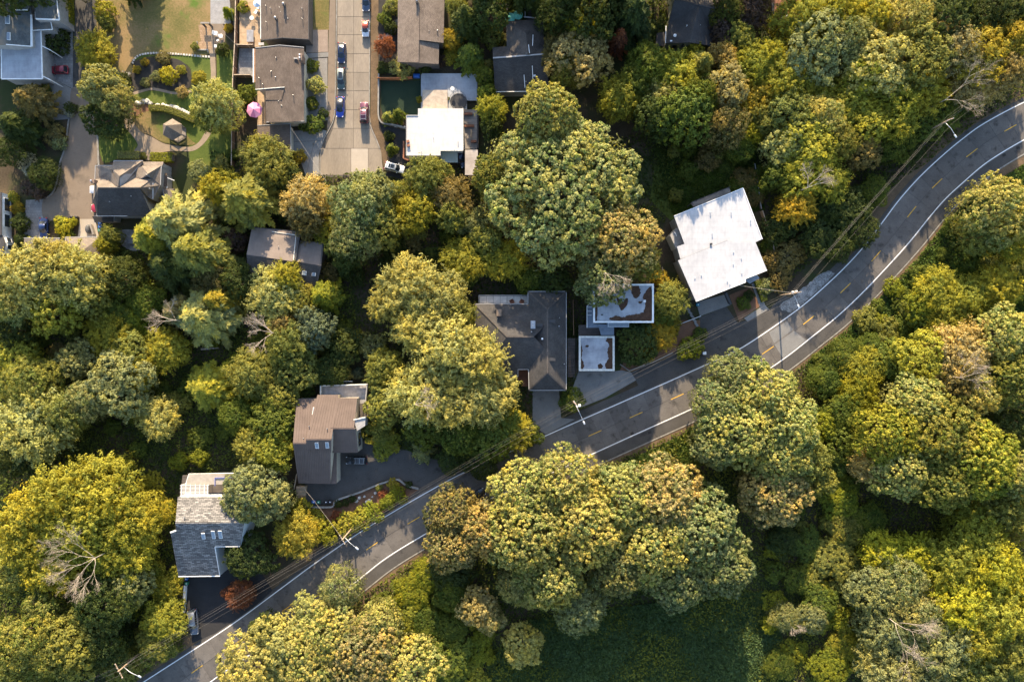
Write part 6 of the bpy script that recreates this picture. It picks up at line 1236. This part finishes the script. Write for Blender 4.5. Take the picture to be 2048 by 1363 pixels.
(680,1180,50,'mid','grey',10,'ls'),(625,1240,52,'mid','pale',10,'ls'),(660,1270,72,'big','pale',12,'ls'),(560,1290,66,'mid','pale',11,'ls'),(620,1320,80,'big','pale',12,'ls'),(500,1335,70,'mid','pale',11,'ls'),(730,1310,86,'big','tan',13,'ls'),(760,1250,52,'big','pale',11,'ls'),(820,1340,76,'big','pale',12,'ls'),(530,1260,36,'mid','dark',7,'ls'),(820,1190,46,'mid','bright',4,'ls'),(800,1230,40,'mid','yellow',4,'ls'),(850,1250,46,'mid','green',4,'ls'),(900,1320,50,'mid','green',5,'ls'),(855,1150,40,'mid','bright',4,'ls'),(900,1260,34,'mid','green',4,'ls'),
# bottom right
(1800,1170,70,'mid','grey',12,'se'),(1745,1190,52,'mid','grey',11,'se'),(1830,1230,72,'mid','grey',13,'se'),(1775,1260,56,'loose','grey',12,'se'),(1880,1290,72,'loose','grey',13,'se'),(1780,1335,62,'loose','grey',12,'se'),(1860,1340,56,'loose','grey',12,'se'),(1770,1105,46,'loose','lime',9,'se'),(1830,1120,52,'loose','lime',10,'se'),(1900,1130,66,'loose','yellow',12,'se'),(1960,1070,60,'loose','yellow',12,'se'),(1990,1140,66,'loose','lime',13,'se'),(1920,1200,72,'loose','lime',13,'se'),(2000,1220,72,'loose','yellow',13,'se'),(2040,1170,46,'loose','lime',12,'se'),(1960,1280,62,'loose','yellow',12,'se'),(2030,1300,60,'loose','olive',12,'se'),(1960,1345,62,'mid','olive',11,'se'),(2040,1040,50,'mid','olive',12,'se'),(2000,1010,46,'loose','olive',12,'se'),
(1690,1060,46,'mid','olive',4,'se'),(1670,1120,46,'mid','olive',4,'se'),(1680,1000,46,'mid','bright',4,'se'),(1640,1200,40,'mid','green',4,'se'),(1570,1235,34,'mid','grey',5,'se'),(1625,1235,34,'mid','grey',5,'se'),(1690,1290,40,'mid','yellow',3,'se'),(1660,1340,46,'mid','bright',3,'se'),(1560,1330,36,'mid','green',2.5,'se'),(1720,1150,34,'mid','dark',4,'se'),(1600,1160,36,'mid','green',3,'se'),(1660,930,34,'mid','green',5,'se'),(1570,1080,40,'mid','dark',3,'se'),(1620,1090,36,'mid','green',3,'se'),(1740,1040,40,'mid','green',4,'se'),
# trees just above the frame whose shade reaches into it
(60,-60,60,'mid','dark',15,'nw'),(240,-45,32,'fir','dark',10,'nw'),(275,-60,30,'fir','dark',8,'nw'),(1050,-55,60,'fir','dark',18,'tp'),(1130,-70,70,'fir','dark',19,'tp'),(1230,-60,70,'fir','dark',19,'tp'),(1330,-80,60,'mid','dark',19,'tp'),(1420,-90,60,'mid','dark',18,'tp'),(960,-70,50,'fir','dark',16,'tp'),(1540,-80,70,'mid','dark',15,'tp'),(0,-30,60,'mid','dark',16,'nw'),(130,-60,40,'mid','dark',13,'nw'),
]
for x, y, r, k, c, hgt, a in T: plant(x, y, r, k, c, hgt, WH[a])
LM = [(45,60,'the blue grey shingled house'),(117,139,'the crimson compact car'),(355,262,'the gazebo'),(330,150,'the mulched pond bed'),(254,163,'the garden footbridge'),(410,75,'the tan patio'),(255,380,'the many gabled house'),(87,456,'the deep blue car'),(165,500,'the hip roofed garage'),(5,440,'the white walled house'),(150,320,'the brown driveway'),(569,20,'the long brown house'),(507,218,'the pink parasol'),(548,276,'the brown flat garage'),(683,106,'the dark navy car'),(731,57,'the orange roofed hatchback'),(840,60,'the weathered brown shingle house'),(789,335,'the aslant white car'),(800,195,'the turf yard'),(870,265,'the white flat house'),(917,203,'the trampoline'),(1040,140,'the black shingle house'),(1027,30,'the green parasols'),(1390,45,'the cross gabled house'),(1600,37,'the round blue pool'),(570,515,'the taupe low pitched house'),(1440,490,'the large white roof'),(1040,690,'the charcoal hip roofed house'),(1240,615,'the littered flat roof'),(1193,706,'the cream parapet garage'),(655,850,'the metal roofed house'),(713,920,'the black jeep'),(415,1065,'the layered shingle house'),(440,1200,'the black asphalt drive'),(386,1243,'the steel blue van'),(690,1070,'the shrub row pole'),(951,990,'the black car on the road'),(1155,815,'the white transformer pole'),(1409,706,'the white lidded bin'),(1594,585,'the gravel pull-in pole'),(1902,238,'the bend lamp pole'),(421,697,'the pale fallen log'),(198,1204,'the orange fallen trunk'),(1655,737,'the log in the ivy'),(1250,1290,'the tall grass clearing'),(160,1130,'the fanned bare branches'),(545,665,'the forked bare branches'),(830,808,'the curling bare limb'),(1615,375,'the bare limbs above the bend'),(1890,200,'the long bare trunk'),(1790,1245,'the sprawling bare limbs'),(1920,755,'the bare twigs inside the bend'),(1210,545,'the bare grey twigs'),(350,640,'the conifer with bare fan'),(760,990,'the curved retaining wall'),(1264,866,'the storm drain grates'),(1000,870,'the narrow upper road edge by dark shrubs')]
# clipped hedges
def hedge(label, pts, w, hh, col, seed=1):
    rng = np.random.default_rng(seed); P = [W(*p) for p in pts]; C = []; N = []
    t = thing('hedge', label, 'hedge', tuple(P[0])); o0 = np.array(P[0])
    m = MB()
    for a, b in zip(P, P[1:]):
        L = (b-a).length; d = (b-a)/L; s = Vector((-d.y, d.x, 0)); k = int(L*(w+2*hh)*130)+20
        u = rng.random(k); v = rng.random(k)*(w+2*hh)
        for ui, vi in zip(u, v):
            p = a+d*(ui*L)
            if vi < hh: q = p-s*w/2+Vector((0,0,vi)); n = -s
            elif vi < hh+w: q = p+s*(vi-hh-w/2)+Vector((0,0,hh)); n = Vector((0,0,1))
            else: q = p+s*w/2+Vector((0,0,vi-hh-w)); n = s
            C.append(q+Vector(rng.normal(size=3)*.05)-P[0]); N.append(n+Vector(rng.normal(size=3)*.5))
        m.bar(a+Vector((0,0,hh*.45)), b+Vector((0,0,hh*.45)), w*.8, hh*.9)
    m.build('stems', BARK, t)
    C = np.array(C); N = np.array(N); n = len(C)
    me = leaf_mesh('foliage', C, N, .10*rng.uniform(.7, 1.4, n), tints(rng, n, np.zeros(n), rng.normal(size=n)), 1.0, None, rng)
    o = bpy.data.objects.new('foliage', me); COL.objects.link(o); o.parent = t; a = COLS[col][0]; o.color = (a[0], a[1], a[2], 1)
hedge('tall clipped green hedge beside the blue grey house drive', [(142,-20),(143,52)], 1.4, 2.0, 'bright', 1); hedge('curved clipped hedge above the oval lawn', smooth_line([(302,219),(330,219),(362,230),(392,243)], 3), 1.2, 1.1, 'olive', 2)
hedge('flowering hedge above the gabled house roof', [(240,312),(284,313)], 1.6, 1.2, 'pale', 3); hedge('clipped green hedge behind the gazebo', [(306,316),(350,317)], 1.8, 1.4, 'bright', 4); hedge('yellow green hedge curving along the shaded driveway', smooth_line([(733,878),(752,882),(775,890),(800,897)], 3), 1.3, 1.2, 'yellow', 5); hedge('low green hedge along the path to the white roofed house', [(1512,560),(1528,602)], 1.3, .8, 'green', 6)
hedge('pale hedge between pavement and brown shingle house', [(800,110),(799,124)], .6, 1.2, 'bright', 7)
# leafless branches standing out of the crowns
def bare(label, px, py, z, Ln, ang, seed, n0=3, depth=3, rad=.09):
    c = W(px, py, z); t = thing('bare_tree', label, 'tree', (c.x, c.y, 0), rz=R(ang))
    for me, n in ((bare_branches(seed, Ln*.8, n0, depth+1, rad*.62), 'branches'), (MB().tube([(0,0,-z),(0.2,.1,-z*.4),(0,0,.1)], [rad*1.6, rad*1.3, rad*.8], 7).mesh('trunk', DEADWOOD), 'trunk')):
        o = bpy.data.objects.new(n, me); COL.objects.link(o); o.parent = t; o.location.z = z
bare('pale bare branches fanning out of the yellow trees beside the layered shingle house', 190, 1115, 15.5, 6.5, 200, 1, 5); bare('curling bare limb above the pale trees behind the metal roofed house patio', 830, 808, 13.5, 3.2, 20, 2, 3); bare('bare grey twigs above the blue flat roofed house', 1210, 545, 17.5, 4.0, -50, 3, 3, 3, .06); bare('bare fan of branches on the orange tipped conifer', 352, 640, 10.5, 4.0, 160, 4, 3); bare('forked bare branches beside the blue green tree', 545, 665, 10.5, 3.8, 170, 5, 4); bare('bare limbs in the yellow tree above the road bend', 1615, 375, 11.5, 3.6, 50, 6, 3); bare('long bare trunk reaching towards the golden trees at the bend', 1890, 200, 9.5, 7.0, 28, 7, 2); bare('sprawling bare limbs in the grey green trees past the clearing', 1790, 1245, 12.5, 6.5, -40, 8, 3); bare('bare twigs in the tan tree inside the road bend', 1920, 755, 13.5, 4.5, 30, 9, 4, 3, .06); bare('bare twigs in the dark grey shrubs beside the clearing', 1575, 1245, 4, 2.4, -30, 10, 3, 3, .05)

# ------------------------------------------------------------------ undergrowth and grass
NOGO = []
for o in COL.objects:
    if o.type == 'MESH' and o.parent is None and o.get('kind') == 'structure' and o.name.split('.')[0] not in ('ground', 'verge', 'kerb', 'yard', 'lawn') and len(o.data.polygons) <= 2:
        NOGO.append(np.array([(v.co.x, v.co.y) for v in o.data.vertices]))
for o in list(COL.objects):
    if o.name.split('.')[0] in ('roof', 'flat_roof', 'terrace', 'deck', 'patio', 'platform', 'shed_roof', 'carport_roof'):
        b = wloc(o.parent); n = len(o.data.vertices)//2; NOGO.append(np.array([(v.co.x+b.x, v.co.y+b.y) for v in list(o.data.vertices)[:n]]))
_rd = [(p.x, p.y) for p in off(upw, low, 1.2)]+[(p.x, p.y) for p in off(low, upw, 3.4)][::-1]; NOGO.append(np.array(_rd))
def inside(P, poly):
    x, y = P[:, 0], P[:, 1]; r = np.zeros(len(P), bool); j = len(poly)-1
    for i in range(len(poly)):
        xi, yi = poly[i]; xj, yj = poly[j]
        with np.errstate(divide='ignore', invalid='ignore'):
            r ^= ((yi > y) != (yj > y)) & (x < (xj-xi)*(y-yi)/(yj-yi+1e-12)+xi)
        j = i
    return r
def scatter(pts, n, rng):
    q = np.array([(W(*p).x, W(*p).y) for p in pts]); lo, hi = q.min(0), q.max(0)
    P = lo+(hi-lo)*rng.random((n, 2)); P = P[inside(P, q)]
    for g in NOGO:
        if len(g) > 2: P = P[~inside(P, g)]
    return P
def cover(name, label, pts, n, ls, hmax, cols, seed, upright=.3, sc=.12):
    "leafy ground cover over gentle mounds"
    rng = np.random.default_rng(seed); P = scatter(pts, n, rng); n = len(P)
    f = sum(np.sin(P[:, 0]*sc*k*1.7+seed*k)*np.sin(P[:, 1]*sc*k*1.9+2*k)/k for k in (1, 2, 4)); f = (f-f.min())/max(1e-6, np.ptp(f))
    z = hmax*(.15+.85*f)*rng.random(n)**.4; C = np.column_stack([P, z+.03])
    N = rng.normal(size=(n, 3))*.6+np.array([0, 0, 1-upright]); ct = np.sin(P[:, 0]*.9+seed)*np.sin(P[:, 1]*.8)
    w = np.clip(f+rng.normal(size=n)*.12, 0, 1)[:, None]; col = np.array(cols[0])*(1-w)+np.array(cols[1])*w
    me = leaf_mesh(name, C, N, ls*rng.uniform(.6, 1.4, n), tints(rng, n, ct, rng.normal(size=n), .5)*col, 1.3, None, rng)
    o = bpy.data.objects.new(name, me); COL.objects.link(o); tag(o, label, None, None, 'stuff'); return o
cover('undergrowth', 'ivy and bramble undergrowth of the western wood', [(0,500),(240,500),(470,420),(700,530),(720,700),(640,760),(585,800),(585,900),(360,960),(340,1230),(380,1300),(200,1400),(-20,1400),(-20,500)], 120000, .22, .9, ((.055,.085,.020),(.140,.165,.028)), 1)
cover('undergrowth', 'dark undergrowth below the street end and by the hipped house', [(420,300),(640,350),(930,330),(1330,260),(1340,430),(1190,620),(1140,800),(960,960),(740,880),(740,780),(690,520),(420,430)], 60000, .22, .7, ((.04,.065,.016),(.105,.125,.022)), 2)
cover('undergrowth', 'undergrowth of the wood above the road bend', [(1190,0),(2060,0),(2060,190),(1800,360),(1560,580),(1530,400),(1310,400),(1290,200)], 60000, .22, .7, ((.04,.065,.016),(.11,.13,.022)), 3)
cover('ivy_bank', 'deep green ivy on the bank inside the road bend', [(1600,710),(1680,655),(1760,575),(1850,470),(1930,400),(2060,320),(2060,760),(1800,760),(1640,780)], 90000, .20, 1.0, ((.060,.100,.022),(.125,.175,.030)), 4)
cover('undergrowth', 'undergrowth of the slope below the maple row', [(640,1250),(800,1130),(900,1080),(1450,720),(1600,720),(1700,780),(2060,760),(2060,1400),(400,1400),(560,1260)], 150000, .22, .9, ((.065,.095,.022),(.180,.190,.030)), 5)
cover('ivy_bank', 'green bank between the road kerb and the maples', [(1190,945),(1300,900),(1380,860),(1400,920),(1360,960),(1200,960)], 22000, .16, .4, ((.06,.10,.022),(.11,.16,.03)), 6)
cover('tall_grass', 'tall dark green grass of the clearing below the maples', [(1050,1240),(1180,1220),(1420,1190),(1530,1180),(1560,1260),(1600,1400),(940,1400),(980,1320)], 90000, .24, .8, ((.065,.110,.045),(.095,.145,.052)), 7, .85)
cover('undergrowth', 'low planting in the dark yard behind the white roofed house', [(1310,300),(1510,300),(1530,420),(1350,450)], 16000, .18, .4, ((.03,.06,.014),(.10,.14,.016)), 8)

# ------------------------------------------------------------------ understory shrubs in the gaps of the woods
_rs = np.random.default_rng(77); _occ = [(p[0].location.x, p[0].location.y) for p in PLANTS]
def understory(pts, n, cols, where, rmin=.9):
    k = 0
    for x, y in scatter(pts, n*6, _rs):
        if k >= n: break
        if any((x-a)**2+(y-b)**2 < 2.2**2 for a, b in _occ): continue
        _occ.append((x, y)); k += 1; px, py = CX+x*F_PX/CAM_H, CY-y*F_PX/CAM_H
        plant(px, py, _rs.uniform(14, 30), 'bush', cols[int(_rs.integers(len(cols)))], _rs.uniform(1.4, 3.2), where, top=.1)
understory([(200,640),(470,560),(700,560),(720,740),(590,800),(560,900),(400,940),(330,960),(240,900),(200,800)], 46, ('green','bright','olive','green'), WH['wl'])
understory([(290,960),(350,960),(345,1220),(300,1330),(230,1330),(230,1000)], 12, ('olive','yellow','bright'), WH['bl'])
understory([(440,420),(640,400),(930,480),(940,560),(750,540),(700,560),(640,470)], 14, ('green','olive','dark'), WH['ct'])
understory([(1330,290),(1510,290),(1540,420),(1560,520),(1530,560),(1500,380),(1340,400)], 14, ('green','brown','olive'), WH['tr'])
understory([(1620,740),(1760,600),(1900,450),(2048,500),(2048,640),(1800,680),(1700,780)], 34, ('green','bright','green','olive'), WH['rb'])
understory([(1560,1000),(1720,900),(1740,1340),(1640,1360),(1560,1300),(1500,1180)], 26, ('olive','bright','green','yellow'), WH['se'])
understory([(780,1150),(880,1130),(1000,1300),(960,1363),(800,1300),(760,1200)], 22, ('bright','yellow','green','olive'), WH['ls'])
understory([(0,640),(220,620),(200,720),(0,720)], 12, ('green','brown','olive'), WH['wl'])
_by = {}
for root, d, x, y in PLANTS:
    l = min(LM, key=lambda q: (q[0]-x)**2+(q[1]-y)**2); _by.setdefault((d, l[2]), []).append((math.hypot(l[0]-x, l[1]-y), root))
_ord = ['nearest']+[w+' nearest' for w in 'second third fourth fifth sixth seventh eighth ninth tenth eleventh twelfth thirteenth fourteenth fifteenth'.split()]
for (d, l), q in _by.items():
    q.sort(key=lambda e: e[0])
    for i, (_, root) in enumerate(q): root['label'] = f"{d} {'beside' if len(q) == 1 else _ord[min(i, 14)]} {l}".replace('nearest the', 'nearest to the')
